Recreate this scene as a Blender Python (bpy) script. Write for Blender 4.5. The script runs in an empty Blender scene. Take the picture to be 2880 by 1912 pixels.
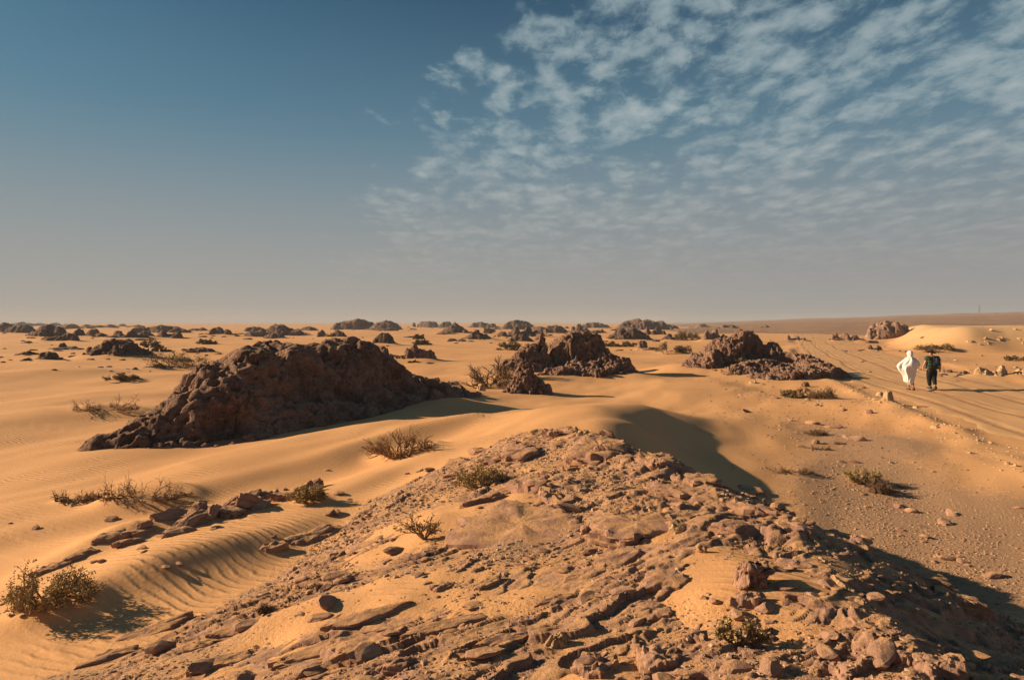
import bpy, bmesh, math, random
import numpy as np
from mathutils import Vector

# ------------------------------------------------------------------ camera, sky, sun, exposure
SC = bpy.context.scene
EYE = 3.0                      # metres above the track
SUN_EL, SUN_TO = 21.0, (-0.985, 0.17)      # sun elevation, horizontal direction towards the sun
cam_d = bpy.data.cameras.new('camera'); cam = bpy.data.objects.new('camera', cam_d)
SC.collection.objects.link(cam); SC.camera = cam
cam.location = (0, 0, EYE); cam.rotation_euler = (math.radians(90), 0, 0)
cam_d.lens = 24.0; cam_d.sensor_width = 36.0; cam_d.shift_y = -(339.5 - 322) / 1024.0
cam_d.clip_start = 0.05; cam_d.clip_end = 30000

SC.view_settings.view_transform = 'Standard'; SC.view_settings.look = 'None'
SC.view_settings.gamma = 1.0; SC.view_settings.use_curve_mapping = False
SC.view_settings.exposure = 1.14
SC.render.engine = 'CYCLES'
SC.cycles.use_denoising = True
SC.cycles.volume_bounces = 1
SC.cycles.max_bounces = 6

def nd(nt, t, **kw):
    n = nt.nodes.new(t)
    for k, v in kw.items(): setattr(n, k, v)
    return n
def mth(nt, op, a, b=None, c=None, clamp=False):
    n = nt.nodes.new('ShaderNodeMath'); n.operation = op; n.use_clamp = clamp
    for i, v in enumerate((a, b, c)):
        if v is None: continue
        if isinstance(v, (int, float)): n.inputs[i].default_value = v
        else: nt.links.new(v, n.inputs[i])
    return n.outputs[0]
def mixc(nt, fac, a, b, bt='MIX'):
    n = nt.nodes.new('ShaderNodeMix'); n.data_type = 'RGBA'; n.blend_type = bt
    for s, v in ((n.inputs[0], fac), (n.inputs[6], a), (n.inputs[7], b)):
        if isinstance(v, (int, float)): s.default_value = v
        elif isinstance(v, tuple): s.default_value = v if len(v) == 4 else (*v, 1)
        else: nt.links.new(v, s)
    return n.outputs[2]
def ramp(nt, x, lo, hi, smooth=True):
    n = nt.nodes.new('ShaderNodeMapRange'); n.interpolation_type = 'SMOOTHSTEP' if smooth else 'LINEAR'
    nt.links.new(x, n.inputs[0]); n.inputs[1].default_value = lo; n.inputs[2].default_value = hi
    return n.outputs[0]
def noise(nt, vec, scale, detail=4, rough=.55, dist=0.0, out=0):
    n = nt.nodes.new('ShaderNodeTexNoise'); n.inputs['Scale'].default_value = scale
    n.inputs['Detail'].default_value = detail; n.inputs['Roughness'].default_value = rough
    n.inputs['Distortion'].default_value = dist
    if vec is not None: nt.links.new(vec, n.inputs['Vector'])
    return n.outputs[out]
def vmul(nt, v, s):
    n = nt.nodes.new('ShaderNodeVectorMath'); n.operation = 'MULTIPLY'
    nt.links.new(v, n.inputs[0]); n.inputs[1].default_value = s
    return n.outputs[0]

W = bpy.data.worlds.new('World'); SC.world = W; W.use_nodes = True
nt = W.node_tree; nt.nodes.clear()
sky = nd(nt, 'ShaderNodeTexSky', sky_type='NISHITA', sun_disc=False)
sky.sun_elevation = math.radians(SUN_EL)
sky.sun_rotation = math.atan2(SUN_TO[0], SUN_TO[1])
sky.air_density = 1.0; sky.dust_density = 1.5; sky.ozone_density = 3.0; sky.altitude = 200
tc = nd(nt, 'ShaderNodeTexCoord')
sp = nd(nt, 'ShaderNodeSeparateXYZ'); nt.links.new(tc.outputs['Generated'], sp.inputs[0])
zz = mth(nt, 'MAXIMUM', sp.outputs[2], 0.0)
zp = mth(nt, 'ADD', zz, 0.12)
px = mth(nt, 'DIVIDE', sp.outputs[0], zp); py = mth(nt, 'DIVIDE', sp.outputs[1], zp)
cb = nd(nt, 'ShaderNodeCombineXYZ'); nt.links.new(px, cb.inputs[0]); nt.links.new(py, cb.inputs[1])
pl = cb.outputs[0]
base = mixc(nt, 1.0, sky.outputs[0], (0.15, 0.385, 0.42), 'MULTIPLY')       # clear dry air, deep blue overhead
# thin pale air low down, dust haze thickening towards the horizon all round
hz = ramp(nt, zz, .30, .01)
base = mixc(nt, mth(nt, 'MULTIPLY', ramp(nt, zz, .50, .14), .85), base, (1.12, 2.15, 2.8))
# altocumulus sheet: its edge runs straight across the sky
edge = mth(nt, 'ADD', mth(nt, 'ADD', px, mth(nt, 'MULTIPLY', py, 0.376)),
           mth(nt, 'MULTIPLY', mth(nt, 'SUBTRACT', noise(nt, pl, 1.7, 5, .62), .5), 1.3))
region = ramp(nt, edge, 0.05, 0.85)
big = noise(nt, pl, 2.4, 4, .55)
st = vmul(nt, pl, (1.0, .66, 1.0))
wv = nd(nt, 'ShaderNodeVectorMath', operation='ADD')
nt.links.new(st, wv.inputs[0]); nt.links.new(vmul(nt, noise(nt, st, 3.2, 4, .6, 0, 1), (.20, .20, 0)), wv.inputs[1])
vo = nd(nt, 'ShaderNodeTexVoronoi', feature='SMOOTH_F1'); vo.inputs['Scale'].default_value = 10.5; vo.inputs['Smoothness'].default_value = .55
nt.links.new(wv.outputs[0], vo.inputs['Vector'])
puff = mth(nt, 'SUBTRACT', 1.0, mth(nt, 'MULTIPLY', vo.outputs['Distance'], 1.25))
n_mid = noise(nt, wv.outputs[0], 9.0, 9, .64, .15)
n_hi = noise(nt, st, 22.0, 6, .65, .2)
dens = mth(nt, 'ADD', mth(nt, 'ADD', mth(nt, 'MULTIPLY', puff, .16), mth(nt, 'MULTIPLY', n_mid, .34)), mth(nt, 'ADD', mth(nt, 'MULTIPLY', big, .30), mth(nt, 'MULTIPLY', n_hi, .20)))
dens = mth(nt, 'ADD', dens, mth(nt, 'MULTIPLY', mth(nt, 'SUBTRACT', region, 1.0), .26))
low = ramp(nt, zz, .30, .10)                      # the sheet closes up towards the horizon
dens = mth(nt, 'ADD', dens, mth(nt, 'MULTIPLY', low, .008))
cl = ramp(nt, dens, .412, .535)
cl = mth(nt, 'MULTIPLY', cl, .80)
thick = ramp(nt, dens, .47, .66)
ccol = mixc(nt, thick, (2.0, 2.85, 3.2), (3.8, 4.35, 4.45))
col = mixc(nt, cl, base, ccol)
# the haze is warmer where it looks towards the sun
sd = mth(nt, 'ADD', mth(nt, 'MULTIPLY', sp.outputs[0], SUN_TO[0]), mth(nt, 'MULTIPLY', sp.outputs[1], SUN_TO[1]))
hcol = mixc(nt, ramp(nt, sd, -.9, .95), (2.5, 2.5, 2.52), (3.05, 3.02, 2.85))
col = mixc(nt, mth(nt, 'MULTIPLY', hz, .96), col, hcol)
bg = nd(nt, 'ShaderNodeBackground'); nt.links.new(col, bg.inputs[0]); bg.inputs[1].default_value = 0.052
wo = nd(nt, 'ShaderNodeOutputWorld'); nt.links.new(bg.outputs[0], wo.inputs[0])

sun_d = bpy.data.lights.new('sun', 'SUN'); sun_d.energy = 4.4; sun_d.angle = math.radians(0.55)
sun_d.color = (1.0, .755, .48)
sun = bpy.data.objects.new('sun', sun_d); SC.collection.objects.link(sun)
e = math.radians(SUN_EL)
to = Vector((SUN_TO[0], SUN_TO[1], 0)).normalized() * math.cos(e) + Vector((0, 0, math.sin(e)))
sun.rotation_euler = to.to_track_quat('Z', 'Y').to_euler(); sun.location = (-20, 5, 20)

# ------------------------------------------------------------------ numpy noise
_rs = np.random.RandomState(7)
_G3 = _rs.normal(size=(256, 3)); _G3 /= np.linalg.norm(_G3, axis=1)[:, None]; _G3 = _G3.astype(np.float32)
_a = _rs.rand(256) * 2 * np.pi; _G2 = np.stack([np.cos(_a), np.sin(_a)], 1).astype(np.float32)
def _h(ix, iy, iz, seed):
    h = (ix.astype(np.uint32) * np.uint32(0x8da6b343)) ^ (iy.astype(np.uint32) * np.uint32(0xd8163841)) ^ \
        (np.asarray(iz).astype(np.uint32) * np.uint32(0xcb1ab31f)) ^ np.uint32((seed * 0x9E3779B1) & 0xffffffff)
    h ^= h >> np.uint32(15); h *= np.uint32(0x2c1b3c6d); h ^= h >> np.uint32(12)
    h *= np.uint32(0x297a2d39); h ^= h >> np.uint32(15)
    return h
def p2(x, y, seed=0):
    x = np.asarray(x, np.float64); y = np.asarray(y, np.float64)
    x0 = np.floor(x); y0 = np.floor(y); fx = (x - x0).astype(np.float32); fy = (y - y0).astype(np.float32)
    ix = x0.astype(np.int64); iy = y0.astype(np.int64)
    ux = fx*fx*fx*(fx*(fx*6-15)+10); uy = fy*fy*fy*(fy*(fy*6-15)+10)
    def g(dx, dy):
        k = _h(ix+dx, iy+dy, np.uint32(0), seed) & np.uint32(255); v = _G2[k]
        return v[..., 0]*(fx-dx) + v[..., 1]*(fy-dy)
    a = g(0, 0); b = g(1, 0); c = g(0, 1); d = g(1, 1)
    a = a + (b-a)*ux; c = c + (d-c)*ux
    return (a + (c-a)*uy) * 1.5
def fbm2(x, y, octv=4, seed=0, gain=.5):
    s = 0; a = 1.0; f = 1.0
    for i in range(octv):
        s = s + a*p2(np.asarray(x)*f + i*17.3, np.asarray(y)*f - i*9.1, seed+i); a *= gain; f *= 2.03
    return s
def p3(p, seed=0):
    p0 = np.floor(p); f = (p - p0).astype(np.float32); i = p0.astype(np.int64)
    u = f*f*f*(f*(f*6-15)+10)
    r = None; acc = 0
    for dx in (0, 1):
        wx = u[:, 0] if dx else 1-u[:, 0]
        for dy in (0, 1):
            wy = u[:, 1] if dy else 1-u[:, 1]
            for dz in (0, 1):
                wz = u[:, 2] if dz else 1-u[:, 2]
                v = _G3[_h(i[:, 0]+dx, i[:, 1]+dy, i[:, 2]+dz, seed) & np.uint32(255)]
                acc = acc + wx*wy*wz*(v[:, 0]*(f[:, 0]-dx) + v[:, 1]*(f[:, 1]-dy) + v[:, 2]*(f[:, 2]-dz))
    return acc * 1.5
def fbm3(p, octv=4, seed=0, gain=.5, ridged=False):
    s = 0; a = 1.0; f = 1.0
    for i in range(octv):
        n = p3(p*f + i*13.7, seed+i)
        if ridged: n = .5 - 2*np.abs(n)
        s = s + a*n; a *= gain; f *= 2.05
    return s
def vor3(p, seed=0):
    """F1, F2, hash of the nearest cell, offset from its point"""
    p0 = np.floor(p).astype(np.int64); n = len(p)
    f1 = np.full(n, 9., np.float32); f2 = np.full(n, 9., np.float32)
    hid = np.zeros(n, np.uint32); off = np.zeros((n, 3), np.float32)
    for dx in (-1, 0, 1):
        for dy in (-1, 0, 1):
            for dz in (-1, 0, 1):
                c = p0 + np.array([dx, dy, dz])
                h = _h(c[:, 0], c[:, 1], c[:, 2], seed)
                j = np.stack([(h & np.uint32(1023)), (h >> np.uint32(10)) & np.uint32(1023), (h >> np.uint32(20)) & np.uint32(1023)], 1)/1023.0
                d = (p - (c + j)).astype(np.float32); dd = np.sqrt((d*d).sum(1))
                m = dd < f1
                f2 = np.where(m, f1, np.minimum(f2, dd))
                f1 = np.where(m, dd, f1); hid = np.where(m, h, hid); off[m] = d[m]
    return f1, f2, hid, off
def sstep(x, a, b):
    t = np.clip((x-a)/(b-a), 0, 1); return t*t*(3-2*t)
def smax(a, b, k):
    h = np.clip(.5 + .5*(a-b)/k, 0, 1); return b + (a-b)*h + k*h*(1-h)

# ------------------------------------------------------------------ object helpers
COL = SC.collection
def tag(o, label=None, cat=None, group=None, kind=None):
    if label: o['label'] = label
    if cat: o['category'] = cat
    if group: o['group'] = group
    if kind: o['kind'] = kind
    return o
def mesh_np(name, v, quads=None, tris=None, smooth=True, extra=None):
    me = bpy.data.meshes.new(name)
    v = np.asarray(v, np.float32); me.vertices.add(len(v)); me.vertices.foreach_set('co', v.ravel())
    loops = []; starts = []; n = 0
    if quads is not None and len(quads):
        q = np.asarray(quads, np.int32); loops.append(q.ravel()); starts.append(n + np.arange(len(q))*4); n += q.size
    if tris is not None and len(tris):
        t = np.asarray(tris, np.int32); loops.append(t.ravel()); starts.append(n + np.arange(len(t))*3); n += t.size
    if extra is not None:
        for f in extra:
            loops.append(np.asarray(f, np.int32)); starts.append(np.array([n])); n += len(f)
    lp = np.concatenate(loops).astype(np.int32); st = np.concatenate(starts).astype(np.int32)
    me.loops.add(len(lp)); me.loops.foreach_set('vertex_index', lp)
    me.polygons.add(len(st)); me.polygons.foreach_set('loop_start', st)
    me.update(calc_edges=True)
    me.polygons.foreach_set('use_smooth', np.full(len(st), smooth))
    me.validate()
    return me
def obj(name, me, mat=None, parent=None, loc=None):
    o = bpy.data.objects.new(name, me); COL.objects.link(o)
    if mat is not None and me is not None and not me.materials: me.materials.append(mat)
    if loc is not None: o.location = loc
    if parent is not None: o.parent = parent
    return o
def gridq(nr, nc, wrap=False):
    r = np.arange(nr-1)[:, None]; c = np.arange(nc if wrap else nc-1)[None, :]
    c1 = (c+1) % nc
    return np.stack([r*nc+c, r*nc+c1, (r+1)*nc+c1, (r+1)*nc+c], -1).reshape(-1, 4)
def fattr(me, name, val):
    a = me.attributes.new(name, 'FLOAT', 'POINT'); a.data.foreach_set('value', np.asarray(val, np.float32))

# ------------------------------------------------------------------ terrain functions
FP = 1920.9                    # focal length in the units the layout was measured in
def PW(sx, sy, z=0.0):
    y = (EYE - z)*FP/(sy - 905.0); return ((sx-1440)/FP*y, y)

_ky = np.array([-4, -1, 3, 4.5, 6, 8, 9.5, 10.6, 11.6, 12.6, 14.])
_kxc = np.array([1.0, 1.3, 2.05, 2.3, 2.4, 2.0, 1.55, 1.1, .8, .6, .4])
_kzc = np.array([.6, 1.30, 1.28, 1.22, 1.23, 1.18, 1.26, 1.33, 1.15, .6, .1])
_kwl = np.array([5, 5.5, 6.0, 6.0, 5.5, 4.5, 3.8, 3.0, 2.6, 2.2, 2.0])
_kwr = np.array([3.3, 3.2, 2.9, 2.8, 2.6, 2.3, 2.0, 1.8, 1.8, 1.8, 1.8])
def sinterp(y, k):
    s = 0
    for d, w in ((-.6, .25), (0, .5), (.6, .25)): s = s + w*np.interp(y+d, _ky, k)
    return s
def envelope(x, y):
    """smooth body of the foreground knoll"""
    w = .35*p2(x*.5, y*.5, 3)
    xx = x + w
    xc = sinterp(y, _kxc); zc = sinterp(y, _kzc); wl = sinterp(y, _kwl); wr = sinterp(y, _kwr)
    tl = np.maximum((xc-xx)/wl, 0); tr = np.maximum((xx-xc)/wr, 0)
    z = zc - np.maximum(zc-.35, .35)*tl**1.7 - (zc+.05)*np.minimum(tr**1.2, 1+1.2*(tr-1)*.7)
    z = z - 1.2*np.maximum(-4-y, 0)
    return np.maximum(z, -1.5)
def seg_ridge(x, y, pts, hs, wl, wr, power=2.0):
    best = np.full(np.shape(x), 1e9); sgn = np.zeros(np.shape(x)); hh = np.zeros(np.shape(x))
    for i in range(len(pts)-1):
        ax, ay = pts[i]; bx, by = pts[i+1]; dx, dy = bx-ax, by-ay; L2 = dx*dx+dy*dy
        t = np.clip(((x-ax)*dx + (y-ay)*dy)/L2, 0, 1)
        ex = x-(ax+t*dx); ey = y-(ay+t*dy); d = np.hypot(ex, ey)
        m = d < best
        best = np.where(m, d, best); sgn = np.where(m, dx*ey-dy*ex, sgn); hh = np.where(m, hs[i]+(hs[i+1]-hs[i])*t, hh)
    w = np.where(sgn > 0, wl, wr)
    return hh*np.exp(-(best/w)**power)
RIDGES = [   # crest points (measured), heights, width on the windward side, width on the lee side
    ([(-150, 1830), (0, 1765), (250, 1690), (430, 1645), (620, 1588), (800, 1525), (930, 1470)], .30, [0, .08, .16, .22, .19, .10, 0], 1.2, .42),
    ([(-50, 1640), (120, 1600), (330, 1545), (470, 1508), (640, 1460), (800, 1430)], .25, [0, .10, .24, .18, .10, 0], 1.0, .40),
    ([(-250, 1520), (0, 1455), (330, 1405), (620, 1345), (900, 1290), (1150, 1232), (1330, 1200), (1480, 1195)], .30, [0, .10, .16, .18, .24, .32, .26, 0], 2.0, .75),
    ([(300, 1345), (520, 1318), (800, 1268), (1000, 1225), (1230, 1155), (1400, 1120)], .15, [0, .14, .20, .22, .2, 0], .9, 1.1),
    ([(700, 1480), (900, 1400), (1040, 1345), (1200, 1290), (1330, 1250)], .5, [0, .12, .16, .12, 0], .8, .5),
    ([(-300, 1250), (0, 1190), (250, 1160), (420, 1120)], .1, [0, .22, .24, 0], 3.5, 2.0),
    ([(-300, 1080), (0, 1060), (250, 1050), (520, 1035)], .0, [0, .35, .35, 0], 4.5, 2.2),
]
_R = []
for pts, z, hs, wl, wr in RIDGES: _R.append(([PW(a, b, z) for a, b in pts], hs, wl, wr))
_R.append(([(1.0, 10.6), (1.5, 13.0), (2.05, 15.8), (3.2, 18.2), (5.0, 20.5), (8, 23)], [.95, 1.10, .98, .70, .30, 0], 3.0, 1.7))
_R.append(([(-4.0, 26), (-1.0, 22), (.6, 18.5), (1.0, 15.5)], [.1, .25, .25, .05], 3.0, 3.0))
TRACK = np.array([(13.2, 2), (16.0, 14), (19.2, 26), (23.2, 42), (33, 68), (58, 130), (97, 228), (160, 380)], float)
def track_coord(x, y):
    """signed lateral offset from the centre line of the track (+ to the right)"""
    best = np.full(np.shape(x), 1e9); s = np.zeros(np.shape(x))
    for i in range(len(TRACK)-1):
        (ax, ay), (bx, by) = TRACK[i], TRACK[i+1]; dx, dy = bx-ax, by-ay
        t = np.clip(((x-ax)*dx+(y-ay)*dy)/(dx*dx+dy*dy), 0, 1)
        ex = x-ax-t*dx; ey = y-ay-t*dy; d = np.hypot(ex, ey); m = d < best
        best = np.where(m, d, best); s = np.where(m, np.sign(ex*dy-ey*dx), s)
    return best*s
RUTS = ((-3.2, .15, .028), (-1.7, .13, .035), (-1.3, .10, .018), (.5, .16, .036), (1.9, .14, .022), (2.5, .10, .03))
APRON = []                     # sand banked against outcrops: (x, y, rx, ry, rot, height)
def bank(x, y):
    return sstep(x - .50*y + 1.6*p2(x/9., y/9., 31), 4.5, 13.0)*sstep(y + 1.5*p2(x/7., 3.3, 32), 67, 73.5)*sstep(-y, -190, -130)
def sand(x, y, apron=True):
    x = np.asarray(x, float); y = np.asarray(y, float); r = np.hypot(x, y)
    far = sstep(r, 25, 90)
    z = .16*p2(x/7.0, y/9.0, 11)*(1-.5*far) + .10*p2(x/3.1, y/4.4, 12)*(1-far)
    z = z + far*(.34*p2(x/32., y/26., 13) + .22*p2(x/13., y/11., 14)) - .25*sstep(r, 60, 200)
    z = z + .35*np.exp(-((x+3.2)/2.6)**2 - ((y-6)/6.)**2)
    z = z - .18*np.exp(-((x-7)/3.)**2 - ((y-11)/6.)**2)
    for R in _R: z = z + seg_ridge(x, y, *R)
    # wind-combed undulation of the open sand
    wx = (x*.88 - y*.47); wy = (x*.47 + y*.88)
    z = z + .035*(1-far)*p2(wx/.9 + .5*p2(x/2., y/2., 21), wy/3.8, 22)
    # bank beyond the track on the right
    z = z + 2.55*bank(x, y)
    tq = track_coord(x, y); on = sstep(-np.abs(tq), -5.2, -4.2)*sstep(-y, -400, -150)
    z = z*(1-.55*on) - .06*on
    for c, w, a in RUTS:
        cc = c + .35*p2(y/9., c, 41)
        z = z - a*on*np.exp(-((tq-cc)/w)**2) + a*.45*on*np.exp(-((tq-cc-.3)/.14)**2)
    z = z + .11*np.exp(-((tq+4.9+.5*p2(y/3., 1.7, 42))/.45)**2)*(.6+.8*p2(x/1.1, y/1.1, 43))*sstep(-y, -120, -70)*sstep(y, 8, 14)
    if apron:
        z = np.array(z); zf = z.reshape(-1); xf = x.reshape(-1); yf = y.reshape(-1)
        bb = (xf.min(), xf.max(), yf.min(), yf.max())
        for (ax, ay, rx, ry, rot, h) in APRON:
            b = 2.1*max(rx, ry)
            if ax+b < bb[0] or ax-b > bb[1] or ay+b < bb[2] or ay-b > bb[3]: continue
            c, s = math.cos(rot), math.sin(rot); b = 2.1*max(rx, ry)
            k = np.nonzero((np.abs(xf-ax) < b) & (np.abs(yf-ay) < b))[0]
            if not len(k): continue
            dx = xf[k]-ax; dy = yf[k]-ay
            d = np.hypot((dx*c+dy*s)/rx, (-dx*s+dy*c)/ry)
            zf[k] += h*np.exp(-np.maximum(d-.75, 0)**2*7)
    return z
POCKETS = [((1130, 1560), .9, .16, .05), ((1010, 1640), .9, .3, .03), ((2010, 1640), .55, .30, .07), ((1930, 1480), .6, .3, .05), ((2230, 1690), .7, .3, .05),
           ((1480, 1345), .5, .3, .05), ((1240, 1370), .6, .3, .06), ((1630, 1845), .3, .22, .06), ((2180, 1500), .5, .3, .03), ((1150, 1420), .6, .3, .05), ((1560, 1585), .6, .2, .02)]
POCK = [(*PW(a[0], a[1], 1.2), rx, ry, h) for a, rx, ry, h in POCKETS]
def cover(x, y):
    """sand and grit lying on the knoll"""
    c = -.024 + .045*p2(x/1.1, y/1.1, 51) + .03*p2(x/.45, y/.45, 52)
    for (ax, ay, rx, ry, h) in POCK: c = c + h*np.exp(-((x-ax)/rx)**2 - ((y-ay)/(ry*2.2))**2)
    return c
def ground_z(x, y, apron=True):
    x = np.asarray(x, float); y = np.asarray(y, float)
    s = sand(x, y, apron); near = (np.abs(x) < 12) & (y < 18) & (y > -12)
    if np.any(near):
        em = envelope(x, y) + cover(x, y)
        s = np.where(near, smax(s, em, .12), s)
    return s
ST, QV = (.83, .56), (.56, -.83)            # strike of the beds and the way their broken edges face
def knoll_z(x, y):
    e_ = envelope(x, y)
    s = x*ST[0] + y*ST[1]; q = x*QV[0] + y*QV[1]
    right = sstep(x - (sinterp(y, _kxc)-1.5), -1.0, 1.0)       # craggier towards the crest
    def beds(st, slope, n):                                    # thin beds dipping away, broken along ragged edges
        G = -q*slope + n; k = G/st; f = np.floor(k); t = k-f
        return st*(f + sstep(t, .0, .10)) - G
    wq = p2(s/2.3, q/2.3, 60)
    m1 = sstep(p2(s/1.3+4, q/.9, 79), -.25, .35)
    h = (.3+.75*m1)*beds(.056, .085, .075*fbm2(s/1.2, q/.5, 4, 61, .5) + .05*wq)
    h = h + (.35+.65*sstep(p2(s/.9, q/.5+7, 80), -.2, .3))*beds(.027, .10, .034*fbm2(s/.5, q/.16, 3, 63, .55))
    n1 = p2(x/.9, y/.9, 71); n2 = p2(s/.5, q/.3, 72); n3 = p2(s/.18, q/.12, 73); n4 = p2(x/.05, y/.05, 74)
    h = h + (.030+.055*right)*n1 + (.0+.060*right)*(.35-np.abs(n2)) + (.003+.012*right)*n3 + .002*n4
    pit = p2(x/.21+9, y/.21, 75); h = h - .05*right*sstep(pit, .35, .65)
    return e_ + h - .022 + .03*right
def top_z(x, y):
    x = np.atleast_1d(np.asarray(x, float)); y = np.atleast_1d(np.asarray(y, float))
    g = ground_z(x, y); near = (np.abs(x) < 9) & (y < 14) & (y > -5)
    return np.where(near, np.maximum(g, knoll_z(x, y)), g)
def hit(sx, sy, apron=True, rock=True):
    """first point of the terrain met looking from the eye through a measured spot"""
    dx = (sx-1440)/FP; dz = -(sy-905)/FP
    f = (lambda t: top_z(dx*t, t)) if rock else (lambda t: ground_z(dx*t, t, apron))
    t = np.concatenate([np.arange(1.5, 16, .12), np.arange(16, 60, .5), np.geomspace(60, 1200, 130)])
    y = None
    for it in range(3):
        below = np.nonzero(EYE + dz*t <= f(t))[0]
        if not len(below): break
        k = below[0]; y = t[k]
        if k == 0: break
        t = np.linspace(t[k-1], t[k], 12)
    if y is None: y = min(1100., (EYE+.25)*FP/max(sy-905, 4))
    return dx*y, y, float(top_z(dx*y, y)[0] if rock else ground_z(np.array([dx*y]), np.array([y]), apron)[0])

# ------------------------------------------------------------------ materials
def new_mat(name):
    m = bpy.data.materials.new(name); m.use_nodes = True
    t = m.node_tree; bs = t.nodes['Principled BSDF']; bs.inputs['Roughness'].default_value = .95
    bs.inputs['Specular IOR Level'].default_value = .12
    return m, t, bs
def bump(t, bs, h, dist, strength=1.0, prev=None):
    b = nd(t, 'ShaderNodeBump'); b.inputs['Strength'].default_value = strength; b.inputs['Distance'].default_value = dist
    t.links.new(h, b.inputs['Height'])
    if prev is not None: t.links.new(prev, b.inputs['Normal'])
    t.links.new(b.outputs[0], bs.inputs['Normal'])
    return b.outputs[0]
def attr(t, name):
    a = nd(t, 'ShaderNodeAttribute'); a.attribute_name = name; return a.outputs['Fac']
def sand_mat(name, c1, c2, cg, ripples=True):
    m, t, bs = new_mat(name)
    p = nd(t, 'ShaderNodeNewGeometry').outputs['Position']
    col = mixc(t, ramp(t, noise(t, p, .23, 5, .6), .36, .66), c1, c2)
    flat = vmul(t, p, (.6, 1.4, 1.0))
    col = mixc(t, mth(t, 'MULTIPLY', ramp(t, noise(t, flat, 2.6, 5, .65), .45, .75), .35), col, c2)
    col = mixc(t, attr(t, 'pale'), col, (.60, .36, .175))
    g = attr(t, 'grit')
    gn = noise(t, p, 7.5, 7, .7)
    gm = mth(t, 'MULTIPLY', ramp(t, mth(t, 'ADD', mth(t, 'MULTIPLY', g, .62), mth(t, 'MULTIPLY', gn, .8)), .60, .92), .85)
    gcol = mixc(t, ramp(t, noise(t, p, 34, 4, .7), .4, .65), cg, tuple(v*.62 for v in cg))
    col = mixc(t, gm, col, gcol)
    sp_ = noise(t, p, 160, 2, .5)
    col = mixc(t, .22, col, mixc(t, ramp(t, sp_, .35, .65), (.18, .11, .07), (.75, .56, .36)), 'MIX')
    t.links.new(col, bs.inputs['Base Color'])
    n = None
    if ripples:
        # wind ripples: bent, broken rows across the wind
        rot = nd(t, 'ShaderNodeMapping'); rot.inputs['Rotation'].default_value = (0, 0, math.radians(-62))
        t.links.new(p, rot.inputs['Vector'])
        sx_ = nd(t, 'ShaderNodeSeparateXYZ'); t.links.new(rot.outputs[0], sx_.inputs[0])
        warp = mth(t, 'MULTIPLY', mth(t, 'SUBTRACT', noise(t, p, 1.1, 4, .55), .5), 9.0)
        ph = mth(t, 'ADD', mth(t, 'MULTIPLY', sx_.outputs[0], 2*math.pi/.115), mth(t, 'MULTIPLY', warp, 2.0))
        w = mth(t, 'SINE', ph)
        w = mth(t, 'SUBTRACT', w, mth(t, 'MULTIPLY', mth(t, 'SINE', mth(t, 'ADD', mth(t, 'MULTIPLY', ph, 2), 1.1)), .28))
        rm = mth(t, 'MULTIPLY', ramp(t, noise(t, p, .38, 4, .6), .46, .68), mth(t, 'SUBTRACT', 1.0, mth(t, 'MULTIPLY', g, 1.3, clamp=True), clamp=True))
        rm = mth(t, 'ADD', mth(t, 'MULTIPLY', rm, .9), .04)
        n = bump(t, bs, mth(t, 'MULTIPLY', w, rm), .0085, 1.0)
    fineh = mth(t, 'ADD', mth(t, 'MULTIPLY', noise(t, p, 26, 6, .65), mth(t, 'ADD', mth(t, 'MULTIPLY', g, 1.6), .28)), mth(t, 'MULTIPLY', noise(t, p, 210, 2, .5), .10))
    n = bump(t, bs, fineh, .022, 1.0, n)
    return m
def rock_mat(name, c_mid, c_dark, c_lite, dust=(.46, .29, .16), dust_amt=.7, scale=1.0, pits=1.0, bd=1.0):
    m, t, bs = new_mat(name)
    tcn = nd(t, 'ShaderNodeTexCoord'); geo = nd(t, 'ShaderNodeNewGeometry')
    p = geo.outputs['Position']
    a = noise(t, p, 1.3*scale, 6, .62, .4); b = noise(t, p, 6.0*scale, 6, .65)
    col = mixc(t, ramp(t, a, .36, .62), c_dark, c_mid)
    col = mixc(t, mth(t, 'MULTIPLY', ramp(t, b, .50, .72), .65), col, c_lite)
    col = mixc(t, mth(t, 'MULTIPLY', ramp(t, noise(t, p, 19*scale, 4, .7), .52, .70), .45), col, c_dark)
    if dust_amt:
        sn = nd(t, 'ShaderNodeSeparateXYZ'); t.links.new(geo.outputs['Normal'], sn.inputs[0])
        up = ramp(t, mth(t, 'ADD', sn.outputs[2], mth(t, 'MULTIPLY', mth(t, 'SUBTRACT', noise(t, p, 3.2*scale, 5, .65), .5), 1.1)), .80, 1.06)
        col = mixc(t, mth(t, 'MULTIPLY', up, dust_amt), col, dust)
    t.links.new(col, bs.inputs['Base Color'])
    v = nd(t, 'ShaderNodeTexVoronoi'); v.inputs['Scale'].default_value = 7.5*scale; t.links.new(p, v.inputs['Vector'])
    ph = mth(t, 'MULTIPLY', ramp(t, v.outputs['Distance'], .10, .42), .9*pits)
    h = mth(t, 'ADD', ph, mth(t, 'ADD', mth(t, 'MULTIPLY', noise(t, p, 4*scale, 9, .70), 1.7), mth(t, 'MULTIPLY', noise(t, p, 38*scale, 5, .7), .8)))
    bump(t, bs, h, .05/scale*bd, 1.0)
    return m
def plain_mat(name, c, rough=.85, var=0.0, scale=8.0, spec=.2):
    m, t, bs = new_mat(name); bs.inputs['Roughness'].default_value = rough; bs.inputs['Specular IOR Level'].default_value = spec
    if var:
        tcn = nd(t, 'ShaderNodeTexCoord')
        col = mixc(t, ramp(t, noise(t, tcn.outputs['Object'], scale, 4, .6), .3, .7), tuple(v*(1-var) for v in c), tuple(min(1, v*(1+var)) for v in c))
        t.links.new(col, bs.inputs['Base Color'])
    else: bs.inputs['Base Color'].default_value = (*c, 1)
    return m
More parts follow.
